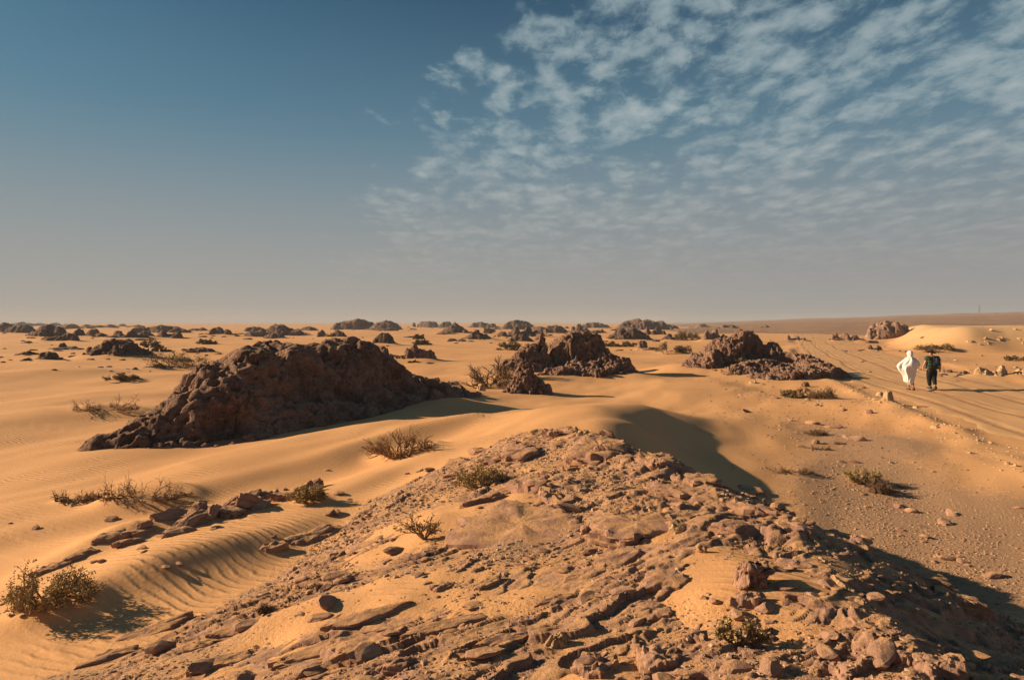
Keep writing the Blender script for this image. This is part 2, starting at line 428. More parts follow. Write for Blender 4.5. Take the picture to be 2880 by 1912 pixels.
M_SAND = sand_mat('sand', (.63, .318, .128), (.55, .265, .102), (.36, .205, .125))
M_TRACK = sand_mat('packed_sand', (.50, .26, .115), (.56, .315, .14), (.36, .17, .08), ripples=False)
M_ROCK = rock_mat('weathered_rock', (.31, .182, .130), (.19, .108, .080), (.43, .262, .18), dust_amt=.45, bd=1.6)
M_FAR = rock_mat('far_rock', (.23, .145, .110), (.13, .080, .062), (.33, .215, .155), dust_amt=.35, scale=.5, bd=2.2)
M_BED = rock_mat('bedded_rock', (.37, .212, .148), (.26, .148, .108), (.45, .27, .175), dust=(.58, .32, .14), dust_amt=.65, scale=2.2, pits=.25, bd=.55)
M_PINK = rock_mat('pink_rock', (.34, .215, .15), (.22, .13, .095), (.45, .29, .19), dust_amt=.6, scale=.6)
M_PALE = rock_mat('pale_stone', (.53, .345, .195), (.40, .245, .14), (.63, .43, .25), dust_amt=.3, scale=3.0, pits=.3)

# ------------------------------------------------------------------ rock bodies
def rock_mesh(name, domes, foot, res, seed, block=.6, amp=.14, pits=.1, pit_size=.25, rough=.06, depth=.6, warp=.25, strata=0.0, caves=()):
    """domes: (x, y, rx, ry, rot, h, p) in local metres; foot: (ax, ay, rot) ellipse of the buried base"""
    ax, ay, rot = foot
    nx = max(14, int(res)); ny = max(12, int(res*min(1.0, max(.45, ay/ax))))
    s = np.linspace(-1, 1, nx)[None, :].repeat(ny, 0); t = np.linspace(-1, 1, ny)[:, None].repeat(nx, 1)
    u = s*np.sqrt(1-t*t/2); v = t*np.sqrt(1-s*s/2); r = np.hypot(u, v)
    c, sn = math.cos(rot), math.sin(rot)
    x = (u*ax*c - v*ay*sn); y = (u*ax*sn + v*ay*c)
    L = max(ax, ay)
    wx = x + warp*L*.25*fbm2(x/L*2.6, y/L*2.6, 3, seed); wy = y + warp*L*.25*fbm2(x/L*2.6+7, y/L*2.6, 3, seed+50)
    z = np.full(x.shape, -depth*2.0)
    hm = max(d[5] for d in domes)
    for (dx, dy, rx, ry, dr, h, p) in domes:
        cc, ss = math.cos(dr), math.sin(dr); ex = wx-dx; ey = wy-dy
        d = np.hypot((ex*cc+ey*ss)/rx, (-ex*ss+ey*cc)/ry)
        z = smax(z, np.maximum(h*(1-d**p) , -depth*2), .10*hm+.01)
    z = z + hm*.10*fbm2(x/L*4, y/L*4, 3, seed+90)*(z > -depth)
    e1 = sstep(r, .86, 1.0)
    z = np.maximum(z, -depth)*(1-e1) - depth*e1
    P = np.stack([x, y, z], -1)
    def normals(P):
        gx = np.gradient(P, axis=1); gy = np.gradient(P, axis=0)
        n = np.cross(gx, gy); n /= (np.linalg.norm(n, axis=-1, keepdims=True)+1e-9); return n
    n = normals(P); q = P.reshape(-1, 3).astype(np.float64)
    edge = (1-sstep(r, .9, .99)).ravel()
    qq = q + block*.35*np.stack([fbm3(q/block*.9, 2, seed+1), fbm3(q/block*.9+5, 2, seed+2), fbm3(q/block*.9+9, 2, seed+3)], 1)
    f1, f2, hid, off = vor3(qq/block, seed)
    rv = np.stack([(hid & np.uint32(255)), (hid >> np.uint32(8)) & np.uint32(255), (hid >> np.uint32(16)) & np.uint32(255)], 1)/255.0 - .5
    d = amp*(rv[:, 0]*1.1 + (off*rv*2.0).sum(1)) - amp*1.2*np.exp(-((f2-f1)/.06)**2)
    if res > 30:
        g1, g2, gid, goff = vor3(qq/(block*.37)+3, seed+5)
        gv = np.stack([(gid & np.uint32(255)), (gid >> np.uint32(8)) & np.uint32(255), (gid >> np.uint32(16)) & np.uint32(255)], 1)/255.0 - .5
        d = d + amp*.30*(gv[:, 0] + (goff*gv*2.0).sum(1)) - amp*.22*np.exp(-((g2-g1)/.09)**2)
    d = d + rough*fbm3(q/(block*.5), 4, seed+20, .55, ridged=True)
    if strata:
        zs = q[:, 2] + .15*fbm3(q/block*.6, 2, seed+30)
        d = d + strata*(np.abs(((zs/(block*.45)) % 1.0)-.5)*2-.5)
    if pits and res > 40:
        h1, h2, hh, ho = vor3(q/pit_size+1.7, seed+40)
        sel = ((hh >> np.uint32(5)) & np.uint32(255)) < 125
        d = d - pits*np.where(sel, (1-sstep(h1, .16, .46)), 0)
        h1, h2, hh, ho = vor3(q/(pit_size*.42)+4.7, seed+41)
        sel = ((hh >> np.uint32(5)) & np.uint32(255)) < 120
        d = d - pits*.45*np.where(sel, (1-sstep(h1, .16, .46)), 0)
    for (qx, qy, qz, qr, qd) in caves:
        d = d - qd*(1-sstep(np.linalg.norm(q-np.array([qx, qy, qz]), axis=1), qr*.45, qr))
    P = P + n*(d*edge).reshape(ny, nx, 1)
    ring = list(range(nx)) + [i*nx+nx-1 for i in range(1, ny)] + [(ny-1)*nx+j for j in range(nx-2, -1, -1)] + [i*nx for i in range(ny-2, 0, -1)]
    return mesh_np(name, P.reshape(-1, 3), quads=gridq(ny, nx), extra=[ring[::-1]])

SPECS = []     # (spot x0, x1, top, base, depth ratio, kind of silhouette, material, name, label)
def F(*a): SPECS.append(a)
F(-8, 34, 905, 933, .8, 'dome', 'far', 'rock_outcrop', 'dark outcrop cut by the left picture edge just under the horizon')
F(20, 104, 903, 911, .5, 'flat', 'far', 'rock_outcrop', 'long flat dark outcrop on the skyline at the far left')
F(26, 97, 912, 937, .7, 'dome', 'far', 'rock_outcrop', 'greyish domed outcrop behind the big dark one near the left edge')
F(92, 186, 911, 948, .7, 'dome', 'far', 'rock_outcrop', 'large dark rounded outcrop near the left edge below the skyline')
F(106, 220, 933, 961, .5, 'ramp', 'far', 'rock_outcrop', 'dark wedge of rock rising rightwards in front of the large rounded outcrop')
F(126, 178, 903, 912, .5, 'peak', 'far', 'rock_outcrop', 'small peaked outcrop on the left skyline, second from the edge')
F(172, 224, 908, 924, .6, 'dome', 'far', 'rock_outcrop', 'grey hump between the left skyline and the large rounded outcrop')
F(224, 290, 910, 920, .5, 'flat', 'far', 'rock_outcrop', 'low dark skyline hump left of the pair of small far peaks')
F(213, 308, 920, 949, .6, 'lump', 'far', 'rock_outcrop', 'brown craggy outcrop with a sunlit left end, left of the middle rubble ridge')
F(286, 330, 910, 921, .5, 'dome', 'far', 'rock_outcrop', 'small dark skyline dome right of the low hump')
F(323, 362, 908, 917, .5, 'peak', 'far', 'rock_outcrop', 'tiny pointed rock alone on the left skyline')
F(366, 402, 911, 919, .5, 'flat', 'far', 'rock_outcrop', 'tiny flat rock on the skyline beside the tiny pointed one')
F(310, 408, 924, 952, .6, 'lump', 'far', 'rock_outcrop', 'dark rubble ridge with broken crest on the left plain')
F(402, 527, 914, 936, .5, 'dome', 'far', 'rock_outcrop', 'broad dark hump behind the rubble ridge on the left plain')
F(400, 512, 928, 952, .5, 'lump', 'far', 'rock_outcrop', 'low dark rock belt in front of the broad hump on the left plain')
F(64, 92, 957, 964, .6, 'dome', 'far', 'boulder', 'little dark rock on bare sand below the dark wedge')
F(130, 236, 972, 983, .5, 'flat', 'far', 'rock_outcrop', 'thin flat rock shelf with a round block on it on the left sand')
F(165, 187, 963, 979, .8, 'block', 'far', 'boulder', 'round dark block perched on the thin flat shelf')
F(46, 108, 984, 998, .5, 'flat', 'far', 'rock_outcrop', 'low dark rock sliver near the left edge above the small domed boulder')
F(104, 170, 987, 1013, .8, 'dome', 'far', 'boulder', 'small domed dark boulder on the left sand beside the large dome')
F(235, 424, 955, 1006, .55, 'dome', 'far', 'rock_outcrop', 'large dark domed outcrop standing alone on the left sand')
F(244, 260, 974, 996, .8, 'block', 'far', 'boulder', 'upright dark stone at the left end of the large dome')
F(231, 242, 990, 1003, .8, 'block', 'far', 'boulder', 'smaller dark stone just left of the upright one by the large dome')
F(526, 608, 974, 991, .5, 'dome', 'far', 'rock_outcrop', 'low dark hump left of the big pitted rock')
F(528, 580, 918, 931, .5, 'flat', 'far', 'rock_outcrop', 'low dark rock left of the twin horned outcrop on the skyline')
F(578, 648, 916, 942, .5, 'lump', 'far', 'rock_outcrop', 'dark jagged outcrop with lit crest left of the pointed hill')
F(371, 388, 1029, 1038, .8, 'peak', 'far', 'boulder', 'tiny pointed stone on smooth sand left of the dark bush')
F(404, 458, 1021, 1035, .6, 'ramp', 'far', 'rock_outcrop', 'low rock sliver at the foot of the dark bush')
F(686, 743, 916, 933, .6, 'dome', 'far', 'rock_outcrop', 'dark hump joined to the left foot of the pointed hill')
F(710, 846, 905, 944, .6, 'horn', 'far', 'rock_outcrop', 'pointed dark hill with a notched crest behind the big pitted rock')
F(844, 892, 916, 930, .6, 'dome', 'far', 'rock_outcrop', 'small dark dome on the sand right of the pointed hill')
F(742, 802, 935, 952, .6, 'dome', 'far', 'rock_outcrop', 'grey low rock at the near foot of the pointed hill')
F(893, 970, 923, 950, .6, 'lump', 'far', 'rock_outcrop', 'tan craggy outcrop just right above the big pitted rock')
F(938, 1066, 896, 927, .6, 'dome', 'far', 'rock_outcrop', 'broad layered outcrop on the skyline, left half of the twin hill')
F(1046, 1126, 899, 926, .6, 'dome', 'far', 'rock_outcrop', 'sloping right half of the twin hill on the skyline')
F(1030, 1092, 918, 928, .5, 'flat', 'far', 'rock_outcrop', 'flat rock ledge at the foot of the twin hill')
F(1160, 1169, 906, 919, .8, 'block', 'far', 'boulder', 'single standing stone on the skyline right of the twin hill')
F(1173, 1234, 902, 920, .6, 'block', 'far', 'rock_outcrop', 'squat flat topped outcrop on the skyline right of the standing stone')
F(1046, 1117, 935, 970, .7, 'dome', 'far', 'rock_outcrop', 'rounded brown outcrop above the low broken ledge, right of the big rock')
F(1054, 1216, 962, 1020, .6, 'lump', 'rock', 'rock_outcrop', 'low broken rock ledge with sand in its middle, right of the big rock')
F(1236, 1274, 902, 921, .6, 'dome', 'far', 'rock_outcrop', 'small dark knob behind the sharp cone on the skyline')
F(1240, 1324, 903, 937, .6, 'peak', 'far', 'rock_outcrop', 'sharp dark cone shaped outcrop in the middle distance')
F(1296, 1394, 923, 957, .6, 'peak', 'far', 'rock_outcrop', 'dark cone with a long right slope in front of the sharp cone')
F(1320, 1376, 903, 920, .5, 'dome', 'far', 'rock_outcrop', 'low dome on the skyline right of the sharp cone')
F(1370, 1394, 908, 920, .6, 'block', 'far', 'boulder', 'small block touching the low skyline dome')
F(1400, 1426, 931, 948, .8, 'block', 'far', 'boulder', 'squarish boulder on sand left of the tall brown hill')
F(1412, 1502, 898, 926, .6, 'dome', 'far', 'rock_outcrop', 'tall brown hill on the skyline behind the spired outcrop')
F(1428, 1532, 914, 949, .6, 'lump', 'far', 'rock_outcrop', 'brown lumpy outcrop in front of the tall hill')
F(1426, 1500, 938, 962, .6, 'dome', 'far', 'rock_outcrop', 'small dark dome directly left behind the spired outcrop')
F(1529, 1594, 912, 938, .6, 'dome', 'far', 'rock_outcrop', 'grey craggy dome right above the spired outcrop')
F(1598, 1654, 907, 936, .6, 'lump', 'far', 'rock_outcrop', 'pale broken outcrop between the grey dome and the long far hump')
F(1634, 1710, 904, 921, .5, 'dome', 'far', 'rock_outcrop', 'long dark hump on the skyline in the middle of the picture')
F(1658, 1704, 923, 936, .5, 'flat', 'far', 'rock_outcrop', 'low rock patch beneath the long far hump')
F(1732, 1866, 895, 927, .6, 'dome', 'far', 'rock_outcrop', 'highest hill of the central skyline with craggy top')
F(1704, 1828, 920, 956, .6, 'dome', 'far', 'rock_outcrop', 'long brown hump in front of the highest skyline hill')
F(1806, 1868, 918, 942, .6, 'lump', 'far', 'rock_outcrop', 'craggy block at the right foot of the highest skyline hill')
F(1858, 1906, 910, 924, .6, 'dome', 'far', 'rock_outcrop', 'small dark dome right of the highest skyline hill')
F(1858, 1906, 935, 957, .7, 'peak', 'far', 'rock_outcrop', 'little pyramid of rock left of the large right outcrop')
F(1791, 1822, 957, 981, .9, 'block', 'rock', 'boulder', 'upright boulder on sand between the spired and the right outcrop')
F(1814, 1850, 972, 983, .5, 'flat', 'rock', 'rock_outcrop', 'low rock tail lying right of the upright boulder')
F(1950, 2018, 906, 922, .6, 'peak', 'pink', 'rock_outcrop', 'sand banked far cone with a dark tip above the right outcrop')
F(2016, 2078, 910, 927, .6, 'dome', 'far', 'rock_outcrop', 'dark dome on the skyline above the right outcrop')
F(2137, 2184, 910, 928, .6, 'peak', 'far', 'rock_outcrop', 'small dark peak where the track bends out of sight')
F(1970, 2046, 921, 958, .6, 'lump', 'rock', 'rock_outcrop', 'brown crag rising behind the left shoulder of the right outcrop')
F(2210, 2268, 941, 958, .6, 'lump', 'pink', 'rock_outcrop', 'low reddish rubble heap left of the track')
F(2345, 2418, 933, 960, .6, 'lump', 'rock', 'rock_outcrop', 'dark rubble heap left below the wide pinkish dome')
F(2430, 2576, 901, 957, .55, 'dome', 'pink', 'rock_outcrop', 'wide pinkish rock dome left of the pale sand bank')
F(2438, 2480, 964, 986, .6, 'lump', 'rock', 'rock_outcrop', 'small dark rock pile between the track and the pinkish dome')
F(2790, 2896, 898, 912, .5, 'flat', 'far', 'rock_outcrop', 'dark rock strip on top of the pale bank at the right edge')
F(2740, 2900, 1022, 1064, .5, 'lump', 'pale', 'rock_outcrop', 'pale rubble heap at the right picture edge')
F(2646, 2700, 1036, 1050, .5, 'lump', 'rock', 'rock_outcrop', 'low dark stones beside the track right of the two walkers')
F(2690, 2730, 1040, 1053, .5, 'flat', 'rock', 'rock_outcrop', 'flat dark stone right of the low stones beside the track')
F(1728, 1778, 1003, 1048, .8, 'block', 'rock', 'boulder', 'large angular boulder at the right foot of the spired outcrop')
F(1764, 1776, 1038, 1049, .8, 'block', 'rock', 'boulder', 'tiny stone touching the large angular boulder')
F(1216, 1240, 1060, 1083, .8, 'block', 'rock', 'boulder', 'upright block at the right end of the big pitted rock')
F(1246, 1282, 1075, 1089, .6, 'block', 'rock', 'boulder', 'flat block right of the upright one beside the big pitted rock')
F(1636, 1678, 1050, 1068, .7, 'lump', 'rock', 'boulder', 'small stone alone on the smooth dune below the spired outcrop')
F(1342, 1366, 1078, 1100, .8, 'block', 'pale', 'boulder', 'pale little stone beneath the dry bush by the stone tooth')
F(2484, 2512, 1098, 1124, .8, 'block', 'pale', 'boulder', 'pale block on the near berm of the track')
F(2466, 2486, 1100, 1112, .8, 'block', 'pale', 'boulder', 'smaller pale stone left of the pale block on the berm')
F(2110, 2140, 1066, 1080, .7, 'lump', 'pale', 'boulder', 'pale flat stone below the right outcrop')
F(2254, 2276, 1072, 1086, .8, 'block', 'rock', 'boulder', 'small square stone above the pair of dry bushes near the track')
F(2716, 2740, 950, 964, .8, 'block', 'pale', 'boulder', 'lone pale block on the flat below the sand bank')
F(2850, 2900, 936, 958, .8, 'block', 'pale', 'boulder', 'whitish block on the slope of the bank at the right edge')
F(2790, 2822, 944, 955, .8, 'block', 'pale', 'boulder', 'pale slab on the bank slope left of the whitish block')
MATS = {'far': M_FAR, 'rock': M_ROCK, 'pink': M_PINK, 'pale': M_PALE}
PLACED = []
for i, (x0, x1, top, bs_, dr, kind, mk, nm, lab) in enumerate(SPECS):
    cx = (x0+x1)/2
    gx, gy, gz = hit(cx, bs_, apron=False, rock=False)
    if gy > 600: gx *= 600/gy; gy = 600.
    rx = (1.36 if bs_ < 955 else 1.18)*(x1-x0)/2/FP*gy; ry = rx*dr*(1.0 if rx < 6 else .75); yc = gy + ry*.75; xc = (cx-1440)/FP*yc
    zc = float(ground_z(np.array([xc]), np.array([yc]), False)[0])
    h = (EYE-(top-905)/FP*yc) - zc
    zc = min(zc, gz); h = 1.0*max(h, .35*(bs_-top)/FP*gy, .1)
    PLACED.append((xc, yc, zc, rx, ry, h))
    if rx > .25: APRON.append((xc, yc, rx*1.05, ry*1.05, 0.0, min(.22*h, .35)))
for (sx, sy, w_) in ((145, 1692, 215), (1120, 1280, 180), (868, 1405, 84), (390, 1400, 260), (215, 1405, 130), (300, 1150, 170), (356, 1068, 72), (515, 1030, 150), (2425, 1350, 86), (2480, 1380, 70),
                     (2238, 1115, 62), (2312, 1118, 70), (1375, 1082, 120), (1436, 982, 62), (1885, 992, 90), (1940, 955, 70), (2640, 983, 90)):      # hummocks gathered by the shrubs
    ax, ay, _ = hit(sx, sy, apron=False, rock=False); w_ = w_/FP*ay
    APRON.append((ax + .15*w_, ay, .55*w_, .38*w_, 0.0, min(.09*w_, .14)))
# aprons of the four big outcrops
APRON += [(-5.6, 21.6, 8.2, 3.0, 1.03, .12), (3.2, 38, 4.6, 2.6, 0, .28), (13.5, 41.5, 4.4, 3.0, 0, .3)]

def big_rock(name, label, domes_w, foot_c, foot, mat, res, seed, **kw):
    fx, fy = foot_c
    z0 = float(ground_z(np.array([fx]), np.array([fy]))[0])
    d = [(x-fx, y-fy, rx, ry, r, h-z0, p) for (x, y, rx, ry, r, h, p) in domes_w]
    if 'caves' in kw: kw['caves'] = [(x-fx, y-fy, z-z0, r, dd) for (x, y, z, r, dd) in kw['caves']]
    me = rock_mesh(name, d, foot, res, seed, **kw)
    o = obj(name, me, mat, loc=(fx, fy, z0)); tag(o, label, 'rock', 'rock outcrops in the sand'); return o

# ------------------------------------------------------------------ ground sheet
def polar(theta, rad):
    return np.sin(theta)[None, :]*rad[:, None], np.cos(theta)[None, :]*rad[:, None]
th = np.concatenate([np.radians(np.arange(-180, -44, 4.0)), np.radians(np.linspace(-44, 44, 620)), np.radians(np.arange(48, 180, 4.0))])
rr = [.5, 1.0, 1.5, 2.0, 2.4, 2.7, 3.0]
while rr[-1] < 6000:
    r = rr[-1]; rr.append(r + max(.012, min(r*r/1150., .0165*r)) if r > 3.2 else r+.03)
rr = np.array(rr)
gx, gy = polar(th, rr)
gz = ground_z(gx, gy)
# knobbly drift ripples on the lee faces near the camera, as real relief
rw = gx*.47 + gy*.88; rq = gx*.88 - gy*.47
nearm = sstep(-np.hypot(gx, gy), -15, -8)*(gx < 1)
rip = np.sin(2*np.pi*(rw + .28*p2(gx/.7, gy/.7, 81) + .5*p2(gx/2.2, gy/2.2, 82))/.40)
emask = sstep(gz - (envelope(gx, gy)+cover(gx, gy)), .02, .12)
gz = gz + nearm*emask*.014*(np.maximum(rip, -.3)**2*np.sign(rip))*sstep(p2(gx/1.6, gy/2.6, 83), -.15, .35)
tq = track_coord(gx, gy)
grit = np.zeros(gx.shape)
grit += .85*(1-sstep(gz-(envelope(gx, gy)+cover(gx, gy)), .01, .10))*(.75+.5*p2(gx/1.3, gy/1.3, 91))*(gy < 15)*(np.abs(gx) < 9)
for (sx, sy), rx, ry, a in (((2450, 1330), 2.2, 2.6, .9), ((2600, 1480), 2.4, 1.8, .95), ((2330, 1210), 1.7, 3.2, .75), ((2250, 1110), 2.0, 3.0, .55), ((2760, 1420), 1.6, 1.2, .9), ((2650, 1010), 7, 6, .6),
                            ((2300, 960), 12, 12, .6), ((1960, 1015), 4, 4, .5), ((700, 1450), .8, 1.0, .35), ((2560, 1240), 1.2, 1.6, .6), ((2480, 1600), 1.6, 1.2, .8), ((2700, 1600), 1.6, 1.2, .8)):
    ax, ay = PW(sx, sy, 0); grit += a*np.exp(-((gx-ax-.4*(gy-ay))/rx)**2 - ((gy-ay)/ry)**2)
for pc in POCK: grit *= 1-.95*np.exp(-((gx-pc[0])/pc[2])**2-((gy-pc[1])/(pc[3]*2.2))**2)
grit = np.clip(grit, 0, 1)
me = mesh_np('ground', np.stack([gx, gy, gz], -1).reshape(-1, 3), quads=gridq(len(rr), len(th), wrap=True)[:, ::-1])
fattr(me, 'grit', grit.ravel()); fattr(me, 'pale', np.clip(bank(gx, gy)*1.2, 0, 1).ravel())
ground = tag(obj('ground', me, M_SAND), 'wind blown golden sand with drifts, ripples and grit patches', kind='structure')

# dirt track: packed sand draped over the ground between its berms
tp = []
for i in range(len(TRACK)-1):
    n = int(np.hypot(*(TRACK[i+1]-TRACK[i]))/ (.3 if i < 4 else 1.0))
    for k in range(n): tp.append(TRACK[i] + (TRACK[i+1]-TRACK[i])*k/n)
tp = np.array(tp)
for _ in range(40): tp[1:-1] = (tp[:-2]+2*tp[1:-1]+tp[2:])/4
td = np.gradient(tp, axis=0); td /= np.linalg.norm(td, axis=1)[:, None]; tn = np.stack([td[:, 1], -td[:, 0]], 1)
lat = np.linspace(-4.6, 4.6, 130)
X = tp[:, 0:1] + tn[:, 0:1]*lat; Y = tp[:, 1:2] + tn[:, 1:2]*lat
edge = sstep(np.abs(lat)[None, :] + .35*p2(X/1.3, Y/1.3, 44), 3.6, 4.5)
Z = ground_z(X, Y) + .02 - .16*edge + .012*p2(X/.5, Y/.35, 45)
me = mesh_np('dirt_track', np.stack([X, Y, Z], -1).reshape(-1, 3), quads=gridq(len(tp), len(lat)))
rut = np.zeros(X.shape)
for c_, w_, a_ in RUTS: rut += a_/.036*np.exp(-((lat[None, :]-c_-.35*p2(Y/9., np.full_like(Y, c_), 41))/(w_*1.3))**2)
fattr(me, 'grit', np.clip(1.1*rut+.25*p2(X/.4, Y/2.5, 46), 0, 1).ravel())
tag(obj('dirt_track', me, M_TRACK), 'rutted dirt track of packed reddish sand running to the horizon', kind='structure')

# ------------------------------------------------------------------ rocky knoll in the foreground
th2 = np.concatenate([np.radians(np.arange(-176, -50, 6.0)), np.radians(np.linspace(-46, 48, 640)), np.radians(np.arange(54, 180, 6.0))])
r2 = [.05, .3, .6, 1.0, 1.5, 2.0, 2.4, 2.7]
while r2[-1] < 14.3: r2.append(r2[-1]*(1.0031 if r2[-1] > 3 else 1.01))
r2 = np.array(r2)
kx, ky = polar(th2, r2)
kz = knoll_z(kx, ky)
kz = np.where(r2[:, None] < 1.2, np.minimum(kz, EYE-1.5), kz)
q = gridq(len(r2), len(th2), wrap=True)[:, ::-1]
keep = (kz > np.minimum(ground_z(kx, ky), 9) - .12).ravel()
q = q[keep[q].any(1)]
used = np.zeros(kx.size, bool); used[q.ravel()] = True
idx = np.cumsum(used)-1
me = mesh_np('rocky_knoll', np.stack([kx, ky, kz], -1).reshape(-1, 3)[used], quads=idx[q])
knoll = tag(obj('rocky_knoll', me, M_BED), 'foreground knoll of thin bedded mauve rock half buried in sand', kind='structure')

# far plateau on the right
u = np.linspace(0, 1, 260)[None, :].repeat(60, 0); v = np.linspace(0, 1, 60)[:, None].repeat(260, 1)
az = np.radians(11 + 60*u + 3*(1-v)*np.sin(u*9)); rad = 185 + 25*np.sin(u*14) + 2300*v**1.9
X = np.sin(az)*rad; Y = np.cos(az)*rad
prof = .12*sstep(v, 0, .3) + .88*sstep(v, .15, 1)
hh = (3 + 25*sstep(u, -.1, .6))*prof*sstep(u, 0, .2) + 1.6*fbm2(X/140, Y/140, 4, 5)*sstep(v, 0, .3)
Z = ground_z(X, Y) - .35*(1-sstep(v, 0, .06)) + .25 + hh - 1.2*(1-sstep(u, 0, .05))
me = mesh_np('plateau', np.stack([X, Y, Z], -1).reshape(-1, 3), quads=gridq(60, 260))
M_PLAT = rock_mat('plateau_ground', (.38, .225, .155), (.27, .155, .11), (.48, .31, .20), dust_amt=.25, scale=.02, pits=0)
tag(obj('plateau', me, M_PLAT), 'low reddish plateau along the right horizon', kind='structure')

# ------------------------------------------------------------------ outcrops
KIND = {'dome': lambda rx, ry, h, R: [(0, 0, rx*.9, ry*.9, 0, h, 2.2), (rx*R.uniform(-.5, .5), -.1*ry, rx*.45, ry*.6, 0, h*.85, 2.4), (rx*R.uniform(.3, .6), 0, rx*.4, ry*.6, 0, h*.55, 2.2)],
        'peak': lambda rx, ry, h, R: [(rx*R.uniform(-.2, .1), 0, rx*.8, ry*.8, 0, h, 1.05), (0, 0, rx*.95, ry*.9, 0, h*.45, 2.0)],
        'block': lambda rx, ry, h, R: [(0, 0, rx*.92, ry*.92, R.uniform(-.4, .4), h, 4.5)],
        'flat': lambda rx, ry, h, R: [(0, 0, rx*.95, ry*.9, 0, h*.75, 3.0), (rx*R.uniform(-.5, .4), 0, rx*.35, ry*.5, 0, h, 2.5)],
        'ramp': lambda rx, ry, h, R: [(rx*.45, 0, rx*.5, ry*.8, 0, h, 2.0), (-rx*.1, 0, rx*.85, ry*.8, 0, h*.6, 1.8)],
        'horn': lambda rx, ry, h, R: [(-.12*rx, 0, rx*.22, ry*.4, 0, h, 1.2), (.05*rx, 0, rx*.7, ry*.8, 0, h*.9, 1.6), (0, 0, rx*.98, ry*.9, 0, h*.5, 2.0)],
        'lump': lambda rx, ry, h, R: [(rx*R.uniform(-.7, -.2), ry*R.uniform(-.3, .3), rx*.35, ry*.5, 0, h*R.uniform(.7, 1), 1.9), (rx*R.uniform(-.1, .3), 0, rx*.35, ry*.5, 0, h, 1.8),
                                      (rx*R.uniform(.4, .65), ry*R.uniform(-.3, .2), rx*.35, ry*.5, 0, h*R.uniform(.5, .8), 2.0), (0, 0, rx*.95, ry*.85, 0, h*.38, 2.2)]}
for i, (sp_, pl_) in enumerate(zip(SPECS, PLACED)):
    x0, x1, top, bs_, dr, kind, mk, nm, lab = sp_; xc, yc, zc, rx, ry, h = pl_
    R = random.Random(100+i); dom = KIND[kind](rx, ry, h, R)
    wpx = (x1-x0)/2.81; res = int(min(120, max(22, wpx*1.5)))
    me = rock_mesh(nm, dom, (rx*1.12, ry*1.12, 0), res, 200+i*7, block=max(.28*h, .16*rx), amp=.06*h, pits=.07*h, pit_size=.3*h, rough=.05*h, depth=.35*h, warp=.5, strata=.03*h)
    o = obj(nm, me, MATS[mk], loc=(xc, yc, zc))
    tag(o, lab, 'boulder' if nm == 'boulder' else 'rock', 'boulders on the sand' if nm == 'boulder' else 'rock outcrops in the sand')

# the big pitted rock: a ridge running away from the camera
A0 = 1.03
def along(t, off=0.0):     # t metres along the ridge from its near end
    return (-9.6 + math.cos(A0)*t + math.sin(A0)*off, 15.4 + math.sin(A0)*t - math.cos(A0)*off)
doms = []
for t, off, rl, rw, h, p in ((1.5, .1, 1.1, 1.1, .75, 1.7), (2.3, .1, 1.3, 1.5, 1.25, 2.1), (3.4, 0, 1.7, 1.7, 1.8, 2.3), (4.6, -.1, 1.7, 1.8, 2.25, 2.6), (6.0, -.2, 1.8, 1.9, 2.52, 2.5), (7.4, -.1, 1.9, 1.9, 2.48, 2.3), (8.8, .0, 1.8, 1.9, 1.98, 2.1), (10.6, .2, 2.0, 1.9, 1.35, 1.8), (12.5, .4, 2.0, 1.7, .85, 1.7), (7.4, .5, 5.8, 2.5, .9, 2.6)):
    x, y = along(t, off); doms.append((x, y, rl, rw, A0, h, p))
fc = along(7.2, .1)
cav = []
for t, off, z, r, dpt in ((2.6, 1.35, .35, .75, .55), (6.6, 1.7, 1.15, .55, .45), (7.6, 1.9, .6, .4, .3), (9.2, 1.6, 1.2, .6, .4), (4.6, 1.5, 1.2, .35, .3), (10.6, 1.7, .7, .5, .35)):
    x, y = along(t, off); cav.append((x, y, z, r, dpt))
big_rock('rock_outcrop', 'biggest rock, a dark pitted cracked ridge with its near side in shade', doms, fc, (8.6, 3.3, A0), M_ROCK, 330, 31,
         block=1.1, amp=.085, pits=.22, pit_size=.40, rough=.05, depth=.6, warp=.22, strata=.035, caves=cav)
# spired outcrop in the middle
mx, my = 3.1, 38.5
big_rock('rock_outcrop', 'spired craggy outcrop with a bush on it in the middle of the picture',
         [(1.45, 38.6, .42, .5, 0, 2.42, 2.2), (4.1, 39, 1.9, 1.5, 0, 2.3, 3.2), (3.0, 39, 1.2, 1.2, 0, 2.25, 2.6), (.9, 38.3, 1.5, 1.4, 0, 1.75, 1.6), (-.1, 37.8, 1.3, 1.2, 0, .95, 1.6), (3.6, 37.6, 3.0, 1.7, 0, .85, 2.0), (5.4, 38, 1.4, 1.5, 0, 1.2, 1.7)],
         (3.0, 38.3), (4.9, 3.0, 0), M_ROCK, 190, 77, block=.7, amp=.11, pits=.26, pit_size=.38, rough=.10, depth=.7, warp=.35)
# stone tooth in front of it
tx, ty, tz = hit(1478, 1106, rock=False)
big_rock('rock_outcrop', 'pointed stone tooth in front of the spired outcrop beside a dry bush',
         [(tx-.05, ty+.55, .75, .6, 0, tz+1.25, 1.7), (tx+.35, ty+.6, .75, .6, .2, tz+.72, 1.7), (tx-.35, ty+.4, .55, .5, 0, tz+.8, 1.6), (tx, ty+.6, 1.1, .8, 0, tz+.3, 1.8)],
         (tx, ty+.6), (1.5, 1.05, 0), M_ROCK, 110, 91, block=.45, amp=.08, pits=.06, pit_size=.2, rough=.05, depth=.4, warp=.3)
